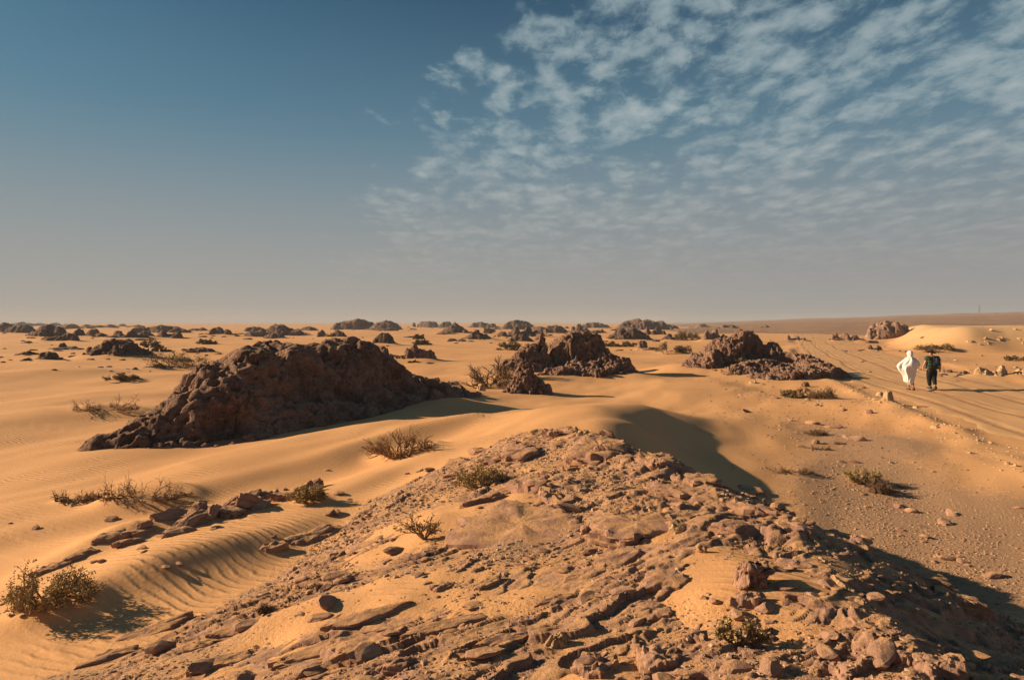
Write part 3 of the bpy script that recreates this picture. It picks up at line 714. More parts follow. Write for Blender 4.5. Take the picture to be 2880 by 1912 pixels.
# outcrop on the right beside the track
big_rock('rock_outcrop', 'large cavernous outcrop with an overhang right of centre beside the track',
         [(14.3, 42, 1.4, 1.2, 0, 2.55, 2.6), (13.0, 41.5, 1.8, 1.4, 0, 2.15, 1.9), (11.6, 40.8, 1.6, 1.3, 0, 1.25, 1.7), (15.6, 41.6, 1.4, 1.4, 0, 1.75, 2.0), (16.8, 40.6, 1.2, 1.6, 0, 1.15, 2.0), (14.6, 39.6, 2.6, 1.7, 0, .72, 2.0), (17.0, 38.2, 1.1, 1.8, 0, .85, 1.8), (16.2, 36.2, 1.4, 1.5, 0, .5, 1.8)],
         (14.4, 39.6), (5.2, 4.6, 0), M_ROCK, 220, 113, block=.8, amp=.11, pits=.26, pit_size=.4, rough=.10, depth=.7, warp=.35,
         caves=((14.6, 40.7, 1.5, 1.0, .7), (12.6, 40.2, 1.3, .45, .45), (16.0, 40.2, .9, .7, .45)))
# jagged buried ledge on the left
lx, ly, lz = hit(625, 1432, rock=False)
LD = 1.19
def lpt(t, off): return (lx + math.cos(LD)*t + math.sin(LD)*off, ly + math.sin(LD)*t - math.cos(LD)*off)

# ------------------------------------------------------------------ slabs and stones of the knoll (parts of it)
def slab_mesh(name, rx, ry, th, seed, layers=4, nseg=44, dome=.25):
    """thin bedded slab: a stack of ragged sheets under a gently domed top"""
    R = np.random.RandomState(seed); a = np.linspace(0, 2*np.pi, nseg, endpoint=False)
    cs, sn_ = np.cos(a), np.sin(a); K = R.randint(5, 8)
    ph = (np.arange(K) + R.uniform(-.3, .3, K))*2*np.pi/K; dk = R.uniform(.62, 1.0, K)
    def outline(k, amp):
        dd = dk*(1+R.uniform(-.10, .10, K)); o = np.full(nseg, 9.)
        for p_, q_ in zip(ph, dd): o = np.minimum(o, q_/np.maximum(np.cos(a-p_), .12))
        return np.minimum(o, 1.35)*(1 + amp*fbm2(cs*2.6+seed*.37, sn_*2.6+k*.35, 4, seed, .65))
    rings = []; z = -th*1.1
    base = .16
    zs = np.concatenate([[-th*1.1], np.sort(R.uniform(-.1, .8, layers-1))*th, [th]])
    for k in range(layers):
        sc = 1.0 - .10*k/layers + R.uniform(-.07, .07); o = outline(k, base)*sc
        rings.append((o, zs[k] + .004)); rings.append((o*(1+.015*R.normal(size=nseg)), zs[k+1]-.12*th*(k == layers-1)))
    top = rings[-1][0]
    for f in (.93, .8, .62, .42, .2): rings.append((top*f, th*(1+dome*(1-f*f)) - .12*th*0))
    V = []
    for i, (o, zz_) in enumerate(rings):
        x = o*cs*rx; y = o*sn_*ry; zv = zz_ + th*(.22*fbm2(x/(rx*.5)+seed, y/(rx*.3), 4, seed+3) if i >= 2*layers-1 else .05*p2(x/(rx*.3)+seed, y/(rx*.3)+i, seed+5))
        V.append(np.stack([x, y, np.broadcast_to(zv, x.shape)], -1))
    V = np.concatenate(V); n = len(rings); V = np.vstack([V, [[0, 0, th*(1+dome)]]])
    t = np.arange(nseg); tris = np.stack([(n-1)*nseg+t, (n-1)*nseg+(t+1) % nseg, np.full(nseg, n*nseg)], 1)
    me = mesh_np(name, V, quads=gridq(n, nseg, wrap=True), tris=tris, extra=[list(range(nseg))[::-1]])
    try: me.set_sharp_from_angle(angle=math.radians(38))
    except Exception: pass
    return me
def slab(sx, sy, wpx, hpx, th, rot, dip, seed, name='slab', mat=None, label=None, lift=0.0, p=None, asp=None, parent=True, cat=None, group=None, res=None, **kw):
    x, y, z = hit(sx, sy)
    rx = wpx/2/FP*y; ry = asp*rx if asp else hpx/2/FP*y*y/(EYE-z)*.9
    if p:
        a = dict(block=max(rx*.9, .16), amp=.10*th, pits=.0, pit_size=.35*rx, rough=.05*th, depth=th*1.2, warp=.5, strata=.05*th); a.update(kw)
        me = rock_mesh(name, [(0, 0, rx*.93, ry*.93, 0, th, p)], (rx*1.1, ry*1.1, 0), res or 44, seed, **a)
    else: me = slab_mesh(name, rx, ry, th, seed, layers=3 if th < .07 else 5, nseg=30 if wpx < 120 else 56, dome=.12)
    o = obj(name, me, mat or M_BED, loc=(x, y, z-th*.55+lift)); o.rotation_euler = (dip[0], dip[1], rot)
    if parent: o.parent = knoll
    if label: o['label'] = label
    if cat: o['category'] = cat
    if group: o['group'] = group
    return o
ledge = tag(obj('rock_outcrop', None, loc=(lx, ly, lz)), 'long jagged low ledge breaking out of the sand left of the knoll', 'rock', 'rock outcrops in the sand')
Rl = np.random.RandomState(17)
for k in range(26):
    t = -1.55 + 3.1*(k+.5)/26 + Rl.normal()*.08; off = Rl.normal()*.17 + (.30 if k % 4 == 0 else 0)
    x, y = lpt(t, off); z = float(ground_z(np.array([x]), np.array([y]))[0])
    mid = 1 - abs(t-.2)/1.9; rx = Rl.uniform(.16, .34)*(.6+.5*mid); th = Rl.uniform(.035, .08)*(.6+.6*mid)
    me = slab_mesh('slab', rx, rx*Rl.uniform(.35, .65), th, 1500+k, layers=4, nseg=34, dome=.25)
    o = obj('slab', me, M_BED, ledge, (x-lx, y-ly, z-lz + th*Rl.uniform(-.3, .9)*mid)); o.rotation_euler = (Rl.normal()*.28, Rl.normal()*.22 - .1, LD + Rl.normal()*.35)
SL = [  # spot, width, height (measured), thickness, turn, dip
    (1470, 1490, 400, 150, .17, .50, (.10, -.05)), (1790, 1490, 230, 85, .13, .3, (.06, .02)), (1350, 1412, 165, 24, .10, .55, (-.25, -.1)), (1545, 1400, 90, 42, .12, .2, (.1, .1)),
    (1740, 1575, 190, 40, .06, .5, (.05, -.05)), (1480, 1378, 100, 40, .16, .7, (-.35, .2)), (1680, 1880, 150, 70, .10, .3, (.1, 0)), (1850, 1870, 190, 90, .11, .8, (.05, .1)), (1830, 1720, 140, 60, .06, .4, (.1, 0)),
    (1640, 1620, 170, 34, .05, .5, (.1, -.05)), (1560, 1690, 130, 28, .05, .5, (.1, 0)), (1370, 1640, 120, 24, .05, .45, (.08, -.1)), (1240, 1650, 90, 22, .05, .5, (.1, 0)), (1700, 1660, 110, 40, .06, .6, (.12, -.1)),
    (1880, 1630, 150, 50, .08, .4, (.15, 0)), (2010, 1420, 150, 34, .12, -.2, (.1, .1)), (1900, 1380, 140, 32, .10, -.2, (.1, .1)), (2130, 1440, 130, 32, .14, -.3, (.1, .1)), (2230, 1490, 130, 36, .12, -.3, (0, .15)),
    (2390, 1530, 140, 44, .14, -.5, (0, .2)), (2240, 1590, 110, 26, .08, -.45, (.2, .1)), (2310, 1700, 120, 24, .07, -.8, (.25, .3)), (2600, 1625, 150, 40, .10, -.3, (.05, .15)), (2700, 1690, 140, 36, .10, -.3, (.05, .2)),
    (1690, 1268, 190, 46, .18, -.1, (.12, .05)), (1845, 1300, 130, 34, .14, -.3, (.1, .1)), (1470, 1272, 120, 26, .12, .3, (.1, -.1)), (1290, 1300, 110, 20, .08, .4, (.1, -.1)), (1400, 1290, 110, 22, .09, .4, (.1, 0)), (1345, 1268, 70, 22, .09, .3, (0, .1)),
    (860, 1515, 190, 26, .10, .75, (.15, -.05)), (930, 1500, 120, 20, .08, .75, (.12, 0)), (770, 1540, 80, 24, .10, .7, (.1, 0)), (440, 1770, 200, 34, .06, .6, (.12, -.05)), (300, 1850, 170, 34, .06, .6, (.1, 0)), (560, 1820, 90, 26, .05, .5, (.1, 0)),
    (690, 1760, 260, 34, .045, .5, (.08, -.03)), (1010, 1740, 280, 36, .045, .5, (.08, -.03)), (900, 1830, 260, 40, .045, .45, (.08, 0)), (1250, 1760, 240, 36, .045, .45, (.08, 0)), (640, 1860, 200, 36, .045, .5, (.08, 0)), (1420, 1800, 160, 34, .05, .4, (.1, 0)),
    (1280, 1850, 130, 36, .06, .3, (.1, 0)), (1120, 1870, 110, 30, .05, .5, (.1, 0)), (2060, 1480, 110, 30, .10, .2, (.1, .1)), (1960, 1520, 110, 26, .08, .5, (.2, 0)), (2560, 1860, 120, 46, .12, .2, (.1, .1)), (2660, 1880, 120, 50, .12, -.2, (.1, .1)),
    (2430, 1760, 100, 30, .07, -.4, (.1, .2)), (2110, 1380, 110, 26, .12, -.3, (.1, .1)), (1970, 1350, 100, 24, .10, -.3, (.1, .1)), (230, 1560, 120, 20, .07, .9, (.1, 0)), (150, 1595, 110, 20, .06, .9, (.1, 0)), (310, 1505, 110, 18, .06, .9, (.1, 0))]
for i, (sx, sy, w_, h_, t_, rot, dip) in enumerate(SL): slab(sx, sy, w_*1.05, h_, t_*(.75 if sx > 1850 else 1.0), rot, (dip[0], dip[1]-.06), 900+i*3)
PK = 'odd stones on the knoll'
slab(2120, 1640, 120, 60, .26, .2, (.05, .0), 1201, 'boulder', M_BED, 'stump shaped rock with a dark hole in its top on the knoll', p=3.2, asp=.75, parent=False, cat='boulder', group=PK, lift=.05, caves=((.02, .03, .26, .09, .11),), res=70, warp=.3)
slab(2110, 1695, 125, 30, .10, .1, (.0, .0), 1203, 'boulder', M_BED, 'rough flat stone at the foot of the holed stump', asp=.55, parent=False, cat='boulder', group=PK)
slab(2480, 1815, 210, 60, .20, -.25, (.05, .12), 1205, 'boulder', M_BED, 'smooth humped rock with a broken right end near the lower right corner', asp=.5, p=2.6, parent=False, cat='boulder', group=PK, res=80)
slab(1570, 1812, 75, 50, .09, .3, (0, .1), 1207, 'boulder', M_PALE, 'pale rounded stone sticking out of the bedded rock', asp=.7, p=3, parent=False, cat='boulder', group=PK, lift=.03)
slab(1970, 1545, 50, 26, .13, -.7, (.5, .3), 1209, 'boulder', M_PALE, 'pale tilted blade of stone above the holed stump', asp=.45, parent=False, cat='boulder', group=PK)
slab(1905, 1490, 70, 34, .12, -.2, (.2, .2), 1211, 'boulder', M_PALE, 'pale angular block right of the two smooth slabs', asp=.6, parent=False, cat='boulder', group=PK)
slab(2370, 1640, 85, 20, .06, -.85, (.5, .5), 1213, 'boulder', M_PALE, 'pale thin flake standing on edge on the shaded flank', asp=.3, parent=False, cat='boulder', group=PK)
slab(2418, 1690, 36, 18, .05, -.5, (.3, .3), 1215, 'boulder', M_PALE, 'small pale chip below the thin standing flake', asp=.6, parent=False, cat='boulder', group=PK)
slab(1450, 1252, 60, 34, .16, .2, (.1, .2), 1217, 'boulder', M_BED, 'dark pointed block on the left shoulder of the knoll top', asp=.7, p=2, parent=False, cat='boulder', group=PK)
slab(1555, 1222, 55, 26, .13, .1, (.1, .1), 1219, 'boulder', M_BED, 'leftmost of the three blocks along the knoll top', asp=.7, parent=False, cat='boulder', group=PK)
slab(1640, 1222, 50, 22, .11, .3, (.1, -.1), 1221, 'boulder', M_PALE, 'paler middle block along the knoll top', asp=.7, parent=False, cat='boulder', group=PK)
slab(1705, 1222, 50, 24, .13, -.2, (.1, .1), 1223, 'boulder', M_BED, 'rightmost of the three blocks along the knoll top', asp=.8, parent=False, cat='boulder', group=PK)

# angular stone shapes
def ico():
    bm = bmesh.new(); bmesh.ops.create_icosphere(bm, subdivisions=2, radius=1.0); bm.verts.ensure_lookup_table()
    v = np.array([x.co[:] for x in bm.verts]); f = np.array([[q.index for q in t.verts] for t in bm.faces]); bm.free(); return v, f
_iv, _if = ico()
def stone_mesh(seed, mat, flat=.5):
    R = np.random.RandomState(seed); v = _iv.copy()
    for _ in range(9):
        n = R.normal(size=3); n /= np.linalg.norm(n); d = R.uniform(.55, .85)
        k = v@n; v = v - np.maximum(k-d, 0)[:, None]*n
    v = v*(1+.05*R.normal(size=(len(v), 1))); v *= np.array([1, R.uniform(.6, .9), flat*R.uniform(.7, 1.2)])
    me = mesh_np('stone', v, tris=_if, smooth=False); me.materials.append(mat); return me
STONES = [stone_mesh(i, M_BED, .45) for i in range(10)]
PSTONES = [stone_mesh(40+i, M_PALE, .6) for i in range(5)]
R = np.random.RandomState(5)
yc_ = 3.2 + 7.6*R.rand(3000)**1.3; xc_ = yc_*R.uniform(-.62, .72, 3000); zg_ = top_z(xc_, yc_)
ok_ = (zg_ > sand(xc_, yc_) + .06) & (R.rand(3000) < .25 + .75*sstep(p2(xc_/1.4, yc_/1.4, 301), -.25, .3))
for n, k in enumerate(np.nonzero(ok_)[0][:270]):
    s_ = .028 + .085*R.rand()**2.6
    o = obj('stone', STONES[n % 10], parent=knoll, loc=(xc_[k], yc_[k], zg_[k] + s_*.08))
    o.scale = (s_*R.uniform(.8, 1.6), s_, s_*R.uniform(.7, 1.2)); o.rotation_euler = (R.uniform(-.3, .3), R.uniform(-.3, .3), .55 + R.normal()*.5)
# pale stones thrown up along the near berm of the track
for k in range(46):
    t = R.uniform(9, 46); j = np.argmin(np.abs(tp[:, 1]-t)); off = -4.9 + R.normal()*.55
    xx = tp[j, 0] + tn[j, 0]*off; yy = tp[j, 1] + tn[j, 1]*off; s_ = .05 + .10*R.rand()**2
    o = obj('stone', PSTONES[k % 5], parent=ground, loc=(xx, yy, float(top_z(xx, yy)[0]) + s_*.15))
    o.scale = (s_, s_, s_); o.rotation_euler = (R.uniform(-.3, .3), R.uniform(-.3, .3), R.uniform(0, 6))
# stones strewn over the gritty flats
SG = [(2250, 1130, 90, 40), (2330, 1220, 110, 50), (2450, 1340, 120, 50), (2560, 1480, 160, 70), (2750, 1600, 120, 70), (2700, 1030, 160, 30), (2350, 965, 180, 18), (2800, 940, 70, 12), (2100, 1060, 70, 25), (640, 1480, 180, 40), (900, 1420, 120, 50), (250, 1560, 150, 40), (1180, 1320, 90, 30), (60, 1700, 80, 40), (1100, 1020, 60, 20), (2460, 985, 120, 18)]
for k in range(150):
    c_ = SG[k % len(SG)]
    xx, yy, zg = hit(c_[0] + R.normal()*c_[2], max(925, c_[1] + R.normal()*c_[3]))
    s_ = (.012 + .022*R.rand()**2)*min(yy, 60)**.72*(.75 if yy < 30 else .5)
    o = obj('stone', (PSTONES[k % 5] if c_[0] > 2600 and c_[1] < 1100 else STONES[k % 10]), parent=ground, loc=(xx, yy, zg + s_*.1))
    o.scale = (s_*R.uniform(.8, 1.7), s_, s_*R.uniform(.7, 1.3)); o.rotation_euler = (R.uniform(-.3, .3), R.uniform(-.3, .3), R.uniform(0, 6))

# gravel: far too many to count
def gravel(name, X, Y, S, mat, label, flat=.6, sink=.1):
    n = len(X); Zt = top_z(X, Y)
    b = np.array([[-1, -1, -1], [1, -1, -1], [1, 1, -1], [-1, 1, -1], [-1, -1, 1], [1, -1, 1], [1, 1, 1], [-1, 1, 1]], float)*.6
    v = b[None]*(1+R.uniform(-.42, .42, size=(n, 8, 3))); v[:, 4:, :2] *= .72
    v *= (S[:, None]*np.stack([R.uniform(.8, 1.7, n), np.ones(n), R.uniform(.5, 1.1, n)*flat], 1))[:, None, :]
    a = np.where(R.rand(n) < .6, .6+.4*R.normal(size=n), R.uniform(0, 6.28, n)); c, s = np.cos(a)[:, None], np.sin(a)[:, None]
    x = v[:, :, 0]*c - v[:, :, 1]*s + X[:, None]; y = v[:, :, 0]*s + v[:, :, 1]*c + Y[:, None]; z = v[:, :, 2] + (Zt + S*sink)[:, None]
    f = np.array([[4, 5, 6, 7], [0, 1, 5, 4], [1, 2, 6, 5], [2, 3, 7, 6], [3, 0, 4, 7]])
    me = mesh_np(name, np.stack([x, y, z], -1).reshape(-1, 3), quads=(f[None] + (np.arange(n)*8)[:, None, None]).reshape(-1, 4), smooth=False)
    fattr(me, 'tone', np.repeat(R.rand(n), 8))
    return tag(obj(name, me, mat), label, kind='stuff')
def pebble_mat(name, a, b):
    m, t, bs = new_mat(name); t.links.new(mixc(t, attr(t, 'tone'), a, b), bs.inputs['Base Color']); return m
M_PEB = pebble_mat('gravel', (.24, .145, .10), (.44, .28, .17))
M_PPEB = pebble_mat('pale_gravel', (.40, .26, .15), (.66, .47, .29))
N = 85000
yy = 2.9 + 8.6*R.rand(N)**1.25; xx = yy*R.uniform(-.85, .85, N)
above = envelope(xx, yy) + cover(xx, yy) - sand(xx, yy)
dn = .5+.5*np.clip(1.6*p2(xx/1.2, yy/1.2, 401) + .8*p2(xx/.35, yy/.35, 402), -1, 1)
pk = np.zeros(N)
for pc in POCK: pk = np.maximum(pk, np.exp(-((xx-pc[0])/pc[2])**2-((yy-pc[1])/(pc[3]*2.2))**2))
kp = (above > -.02) & (R.rand(N) < (.15+.85*dn)*(1-pk)**2)
xx, yy = xx[kp], yy[kp]
S = (.0055 + .010*R.rand(len(xx))**2.2 + .018*R.rand(len(xx))**14)*(.75+.09*yy)
gravel('gravel', xx, yy, S, M_PEB, 'brown gravel and clods strewn over the rocky knoll')
P_, Q_ = [], []
for (sx, sy, wx_, wy_) in SG[:8]*1 + [(2650, 1540, 150, 60), (2500, 1420, 130, 60)]:
    ax, ay = PW(sx, sy, 0); m = 700
    P_.append(ax + R.normal(size=m)*wx_/FP*ay + .3*R.normal(size=m)); Q_.append(ay + R.normal(size=m)*wy_/FP*ay*ay/3.)
xx = np.concatenate(P_); yy = np.concatenate(Q_)
gravel('gravel', xx, yy, (.003+.007*R.rand(len(xx))**2)*np.clip(yy, 6, 60)**.62*.7, M_PEB, 'brown gravel scattered over the flats right of the knoll')
m = 3000; t = R.uniform(8, 70, m); j = np.argmin(np.abs(tp[None, :, 1]-t[:, None]), 1); off = -4.9+R.normal(size=m)*.5
xx = tp[j, 0]+tn[j, 0]*off; yy = tp[j, 1]+tn[j, 1]*off
gravel('gravel', xx, yy, .015+.03*R.rand(m)**3, M_PPEB, 'pale grit along the near berm of the track')

# low rubble round the far outcrops
V_, F_ = [], []; nv = 0
for k in range(420):
    pl_ = PLACED[R.randint(0, 60)] if k < 330 else PLACED[R.randint(60, 72)]
    if pl_[1] < 30: continue
    sp_ = max(pl_[3], 2.0); xx = pl_[0] + R.normal()*sp_*1.3; yy = pl_[1] + R.normal()*sp_*1.0 - .3*sp_
    if yy < 28: continue
    s_ = pl_[3]*(.05 + .22*R.rand()**2.5) + .08; zg = float(ground_z(np.array([xx]), np.array([yy]))[0])
    v = _iv.copy()
    for _ in range(8):
        n = R.normal(size=3); n /= np.linalg.norm(n); v = v - np.maximum(v@n-R.uniform(.5, .85), 0)[:, None]*n
    v = v*(1+.10*R.normal(size=(len(v), 1)))*np.array([R.uniform(.9, 1.8), 1, R.uniform(.35, .8)])*s_ + np.array([xx, yy, zg+.05*s_])
    V_.append(v); F_.append(_if + nv); nv += len(v)
me = mesh_np('rubble', np.concatenate(V_), tris=np.concatenate(F_), smooth=False)
tag(obj('rubble', me, M_FAR), 'low dark rubble scattered round the far outcrops', kind='stuff')

# ------------------------------------------------------------------ shrubs
def tubes(segs):
    """segs: rows of (start, end, radius there, radius here) -> three sided twigs"""
    A = np.array([s[0] for s in segs]); B = np.array([s[1] for s in segs]); ra = np.array([s[2] for s in segs]); rb = np.array([s[3] for s in segs])
    d = B-A; d /= np.linalg.norm(d, axis=1)[:, None]+1e-9
    u = np.cross(d, np.array([.3, .2, 1.0])); u /= np.linalg.norm(u, axis=1)[:, None]+1e-9; w = np.cross(d, u)
    V = np.zeros((len(A), 6, 3))
    for k, (P_, r) in enumerate(((A, ra), (B, rb))):
        for i, t in enumerate((0, 2.094, 4.189)): V[:, k*3+i] = P_ + r[:, None]*(math.cos(t)*u + math.sin(t)*w)
    f = np.array([[0, 1, 4, 3], [1, 2, 5, 4], [2, 0, 3, 5]])
    return V.reshape(-1, 3), (f[None] + (np.arange(len(A))*6)[:, None, None]).reshape(-1, 4)
def shrub_geo(seed, Wd, H, style, px):
    """px: metres covered by one picture element there, to keep twigs from vanishing"""
    R = np.random.RandomState(seed); segs, tips = [], []
    dead = style == 'dead'; dry = style == 'dry'
    ns = {'green': 22, 'dry': 34, 'dead': 30, 'tree': 8}[style]
    if px > .04: ns = int(ns*.6)
    r0 = max(.012*H/.35, px*.22) if not dead else max(.010, px*.32)
    def grow(p, d, L, r, lev):
        n = 3; q = p
        for i in range(n):
            jit = .22 if not dead else .34
            d = d + R.normal(size=3)*jit + np.array([0, 0, .06 if not dead else -.03]); d = d/np.linalg.norm(d)
            if q[2] < .015*lev and d[2] < .05: d[2] = abs(d[2])*.3+.06
            e2 = q + d*L/n; segs.append((q, e2, r*(1-.25*i/n), r*(1-.25*(i+1)/n))); q = e2
            if lev < 2 and (i > 0 or lev > 0):
                for _ in range(2):
                    dd = d + R.normal(size=3)*(.62 if not dead else .5); dd /= np.linalg.norm(dd)
                    grow(q, dd, L*R.uniform(.45, .7), max(r*.55, px*.12), lev+1)
        tips.append((q, d))
    for k in range(ns):
        a = R.uniform(0, 2*np.pi); el = R.uniform(.15, .95) if style != 'tree' else R.uniform(.7, 1.2)
        if dead: el = R.uniform(.02, .45); a = R.normal()*.6 + (math.pi if R.rand() < .45 else 0)
        off = np.array([math.cos(a)*Wd*.5*R.rand()*(.45 if style != 'dead' else 1.3), math.sin(a)*Wd*.3*R.rand()*.6, -.02])
        if style == 'tree': off *= .1
        d = np.array([math.cos(a)*math.cos(el), math.sin(a)*math.cos(el)*.8, math.sin(el)*(1 if not dead else .45)])
        Lx = .5*Wd*.62; Lz = H*.85; L = 1/max(math.hypot(math.cos(el)/Lx, math.sin(el)/Lz), 1e-3)*R.uniform(.5, .85)
        grow(off, d, L, r0, 0)
    V, Q = tubes(segs)
    # bring the outline to the measured width and height
    tp_ = np.array([t[0] for t in tips]); lo, hi = np.percentile(tp_[:, 0], 3), np.percentile(tp_[:, 0], 97); zt = np.percentile(tp_[:, 2], 96)
    fx = Wd/max(hi-lo, 1e-3); fz = H/max(zt, 1e-3); fx = min(max(fx, .5), 2.2); fz = min(max(fz, .4), 2.2 if not dead else 1.0)
    sc = np.array([fx, .5*(fx+1), fz]); V = V*sc
    LV, LQ = [], []
    if style in ('green', 'tree', 'dry'):
        nl = {'green': 8, 'tree': 2, 'dry': 1}[style]; ls = max(.014, px*.75)*(1 if style != 'dry' else .7)
        for (q, d) in tips:
            for _ in range(nl if style != 'dry' else R.randint(0, 3)):
                c = q*sc + R.normal(size=3)*np.array([.05, .05, .035])*Wd*.6 - d*R.rand()*.02
                if c[2] < .01: continue
                u = R.normal(size=3); u /= np.linalg.norm(u); w = np.cross(u, R.normal(size=3)); w /= np.linalg.norm(w)+1e-9
                l = ls*R.uniform(.7, 1.5); k = len(LV); m = np.cross(u, w)*l*.18
                LV += [c-u*l*.6, c+w*l*.38+m, c+u*l*.7, c-w*l*.38+m]; LQ.append((k, k+1, k+2, k+3))
    return V, Q, LV, LQ
def leaf_mat(name, a, b):
    m, t, bs = new_mat(name); g = nd(t, 'ShaderNodeNewGeometry')
    t.links.new(mixc(t, ramp(t, noise(t, g.outputs['Position'], 17, 3, .6), .32, .68), a, b), bs.inputs['Base Color']); bs.inputs['Roughness'].default_value = .75
    return m
M_LEAF = leaf_mat('olive_leaf', (.25, .17, .068), (.46, .32, .14))
M_DLEAF = leaf_mat('dark_leaf', (.11, .078, .036), (.22, .15, .066))
M_TWIG = leaf_mat('dry_twig', (.20, .115, .06), (.36, .22, .115))
M_DTWIG = leaf_mat('brown_twig', (.12, .070, .042), (.23, .14, .08))
SH = [  # spot of the base, width, height (measured), style, twig and leaf material, label
    (145, 1692, 215, 92, 'green', M_TWIG, M_LEAF, 'olive leafy bush with pale stems at the lower left edge'),
    (1350, 1362, 130, 52, 'green', M_TWIG, M_LEAF, 'low bright olive bush with a curled pale root on the knoll'),
    (1193, 1515, 112, 82, 'tree', M_TWIG, M_LEAF, 'small tree shaped shrub fanning from one stem on the knoll'),
    (1120, 1280, 180, 76, 'dry', M_TWIG, M_DTWIG, 'straw coloured twiggy bush on the sand crest below the big rock'),
    (868, 1405, 84, 44, 'green', M_TWIG, M_LEAF, 'small olive bush at the right end of the jagged ledge'),
    (390, 1400, 260, 88, 'dead', M_DTWIG, None, 'wide tangle of bare brown twigs below the big rock'),
    (215, 1405, 130, 60, 'dead', M_DTWIG, None, 'smaller tangle of bare twigs trailing left of the wide one'),
    (300, 1150, 170, 50, 'dead', M_DTWIG, None, 'bare brown brush on the sand left of the big rock'),
    (356, 1068, 72, 20, 'green', M_DTWIG, M_DLEAF, 'small dark bush alone on the sand left of the big rock'),
    (515, 1030, 150, 42, 'green', M_DTWIG, M_DLEAF, 'dark spreading bush behind the left shoulder of the big rock'),
    (1695, 1280, 50, 38, 'dry', M_DTWIG, M_DTWIG, 'little dry shrub against the block on the knoll top'),
    (2050, 1800, 70, 66, 'tree', M_TWIG, M_LEAF, 'left of two thin stemmed shrubs in the lower right'),
    (2125, 1815, 76, 78, 'tree', M_TWIG, M_LEAF, 'right of two thin stemmed shrubs in the lower right'),
    (2425, 1350, 86, 34, 'green', M_DTWIG, M_LEAF, 'round olive bush on the flat right of the knoll'),
    (2480, 1380, 70, 34, 'dry', M_DTWIG, M_DTWIG, 'dry bush just right below the round olive bush'),
    (2238, 1115, 62, 26, 'green', M_DTWIG, M_DLEAF, 'left of the two bushes between the right outcrop and the track'),
    (2312, 1118, 70, 30, 'dry', M_DTWIG, M_DLEAF, 'right of the two bushes between the right outcrop and the track'),
    (2230, 1328, 110, 24, 'dead', M_DTWIG, None, 'scattered bare twigs at the foot of the dune lee side'),
    (2300, 1222, 56, 16, 'dry', M_DTWIG, M_DTWIG, 'tiny dry plant on the grit above the bare twigs'),
    (1375, 1082, 120, 60, 'dry', M_DTWIG, M_DLEAF, 'dense brown bush left of the stone tooth'),
    (1440, 1062, 90, 62, 'dry', M_DTWIG, M_DLEAF, 'brown bush behind the stone tooth'),
    (1550, 1003, 60, 44, 'green', M_DTWIG, M_DLEAF, 'dark bush growing in the notch of the spired outcrop'),
    (1436, 982, 62, 24, 'green', M_DTWIG, M_DLEAF, 'round olive bush on sand left of the spired outcrop'),
    (1885, 992, 90, 28, 'green', M_DTWIG, M_DLEAF, 'flat bush at the left foot of the right outcrop'),
    (1940, 955, 70, 24, 'green', M_DTWIG, M_DLEAF, 'bush on the sand behind the right outcrop'),
    (2070, 1030, 60, 26, 'dry', M_DTWIG, M_DLEAF, 'dry bush in front of the right outcrop'),
    (1722, 973, 40, 13, 'green', M_DTWIG, M_DLEAF, 'middle of three little bushes right of the spired outcrop'),
    (1690, 970, 24, 13, 'green', M_DTWIG, M_DLEAF, 'left of three little bushes right of the spired outcrop'),
    (1770, 973, 38, 12, 'green', M_DTWIG, M_DLEAF, 'right of three little bushes right of the spired outcrop'),
    (2640, 983, 90, 16, 'green', M_DTWIG, M_DLEAF, 'long low bush beyond the two walkers'),
    (2862, 1013, 50, 13, 'green', M_DTWIG, M_DLEAF, 'small bush at the right edge above the pale rubble'),
    (425, 975, 46, 22, 'green', M_DTWIG, M_DLEAF, 'dark bush right of the large dome on the left sand'),
    (448, 987, 34, 15, 'green', M_DTWIG, M_DLEAF, 'smaller bush at the right foot of the large dome'),
    (580, 966, 46, 13, 'green', M_DTWIG, M_DLEAF, 'low bush on the sand above the big rock'),
    (1180, 952, 28, 13, 'green', M_DTWIG, M_DLEAF, 'small bush left of the dark cones'),
    (1188, 968, 40, 14, 'green', M_DTWIG, M_DLEAF, 'small bush in front of the one left of the dark cones'),
    (1376, 936, 26, 15, 'green', M_DTWIG, M_DLEAF, 'bush on the sand right of the sharp cone'),
    (770, 1712, 90, 30, 'dead', M_DTWIG, None, 'dry curled twigs on the gravel of the knoll'),
    (925, 1648, 110, 56, 'dead', M_DTWIG, None, 'bare forked branch on the gravel left of centre'),
    (905, 1500, 46, 26, 'dead', M_DTWIG, None, 'tiny bare twig by the thin slab left of the knoll'),
    (2310, 1262, 50, 14, 'dead', M_DTWIG, None, 'few bare twigs on the sand above the wind ripples'),
]
for i, (sx, sy, w_, h_, style, m1, m2, lab) in enumerate(SH):
    x, y, z = hit(sx, sy); px_ = y/683.
    V, Q, LV, LQ = shrub_geo(500+i, w_/FP*y, h_/FP*y*(.62 if style == 'dead' else .85), style, px_)
    root = obj('dead_branches' if style == 'dead' else 'desert_shrub', None, loc=(x, y, z)); root.empty_display_size = .2
    tag(root, lab, 'dead branches' if style == 'dead' else 'shrub', 'dead twigs on the ground' if style == 'dead' else 'desert shrubs')
    obj('twigs', mesh_np('twigs', V, quads=Q), m1, root)['kind'] = 'stuff'
    if LV: obj('foliage', mesh_np('foliage', np.array(LV), quads=LQ), m2, root)['kind'] = 'stuff'

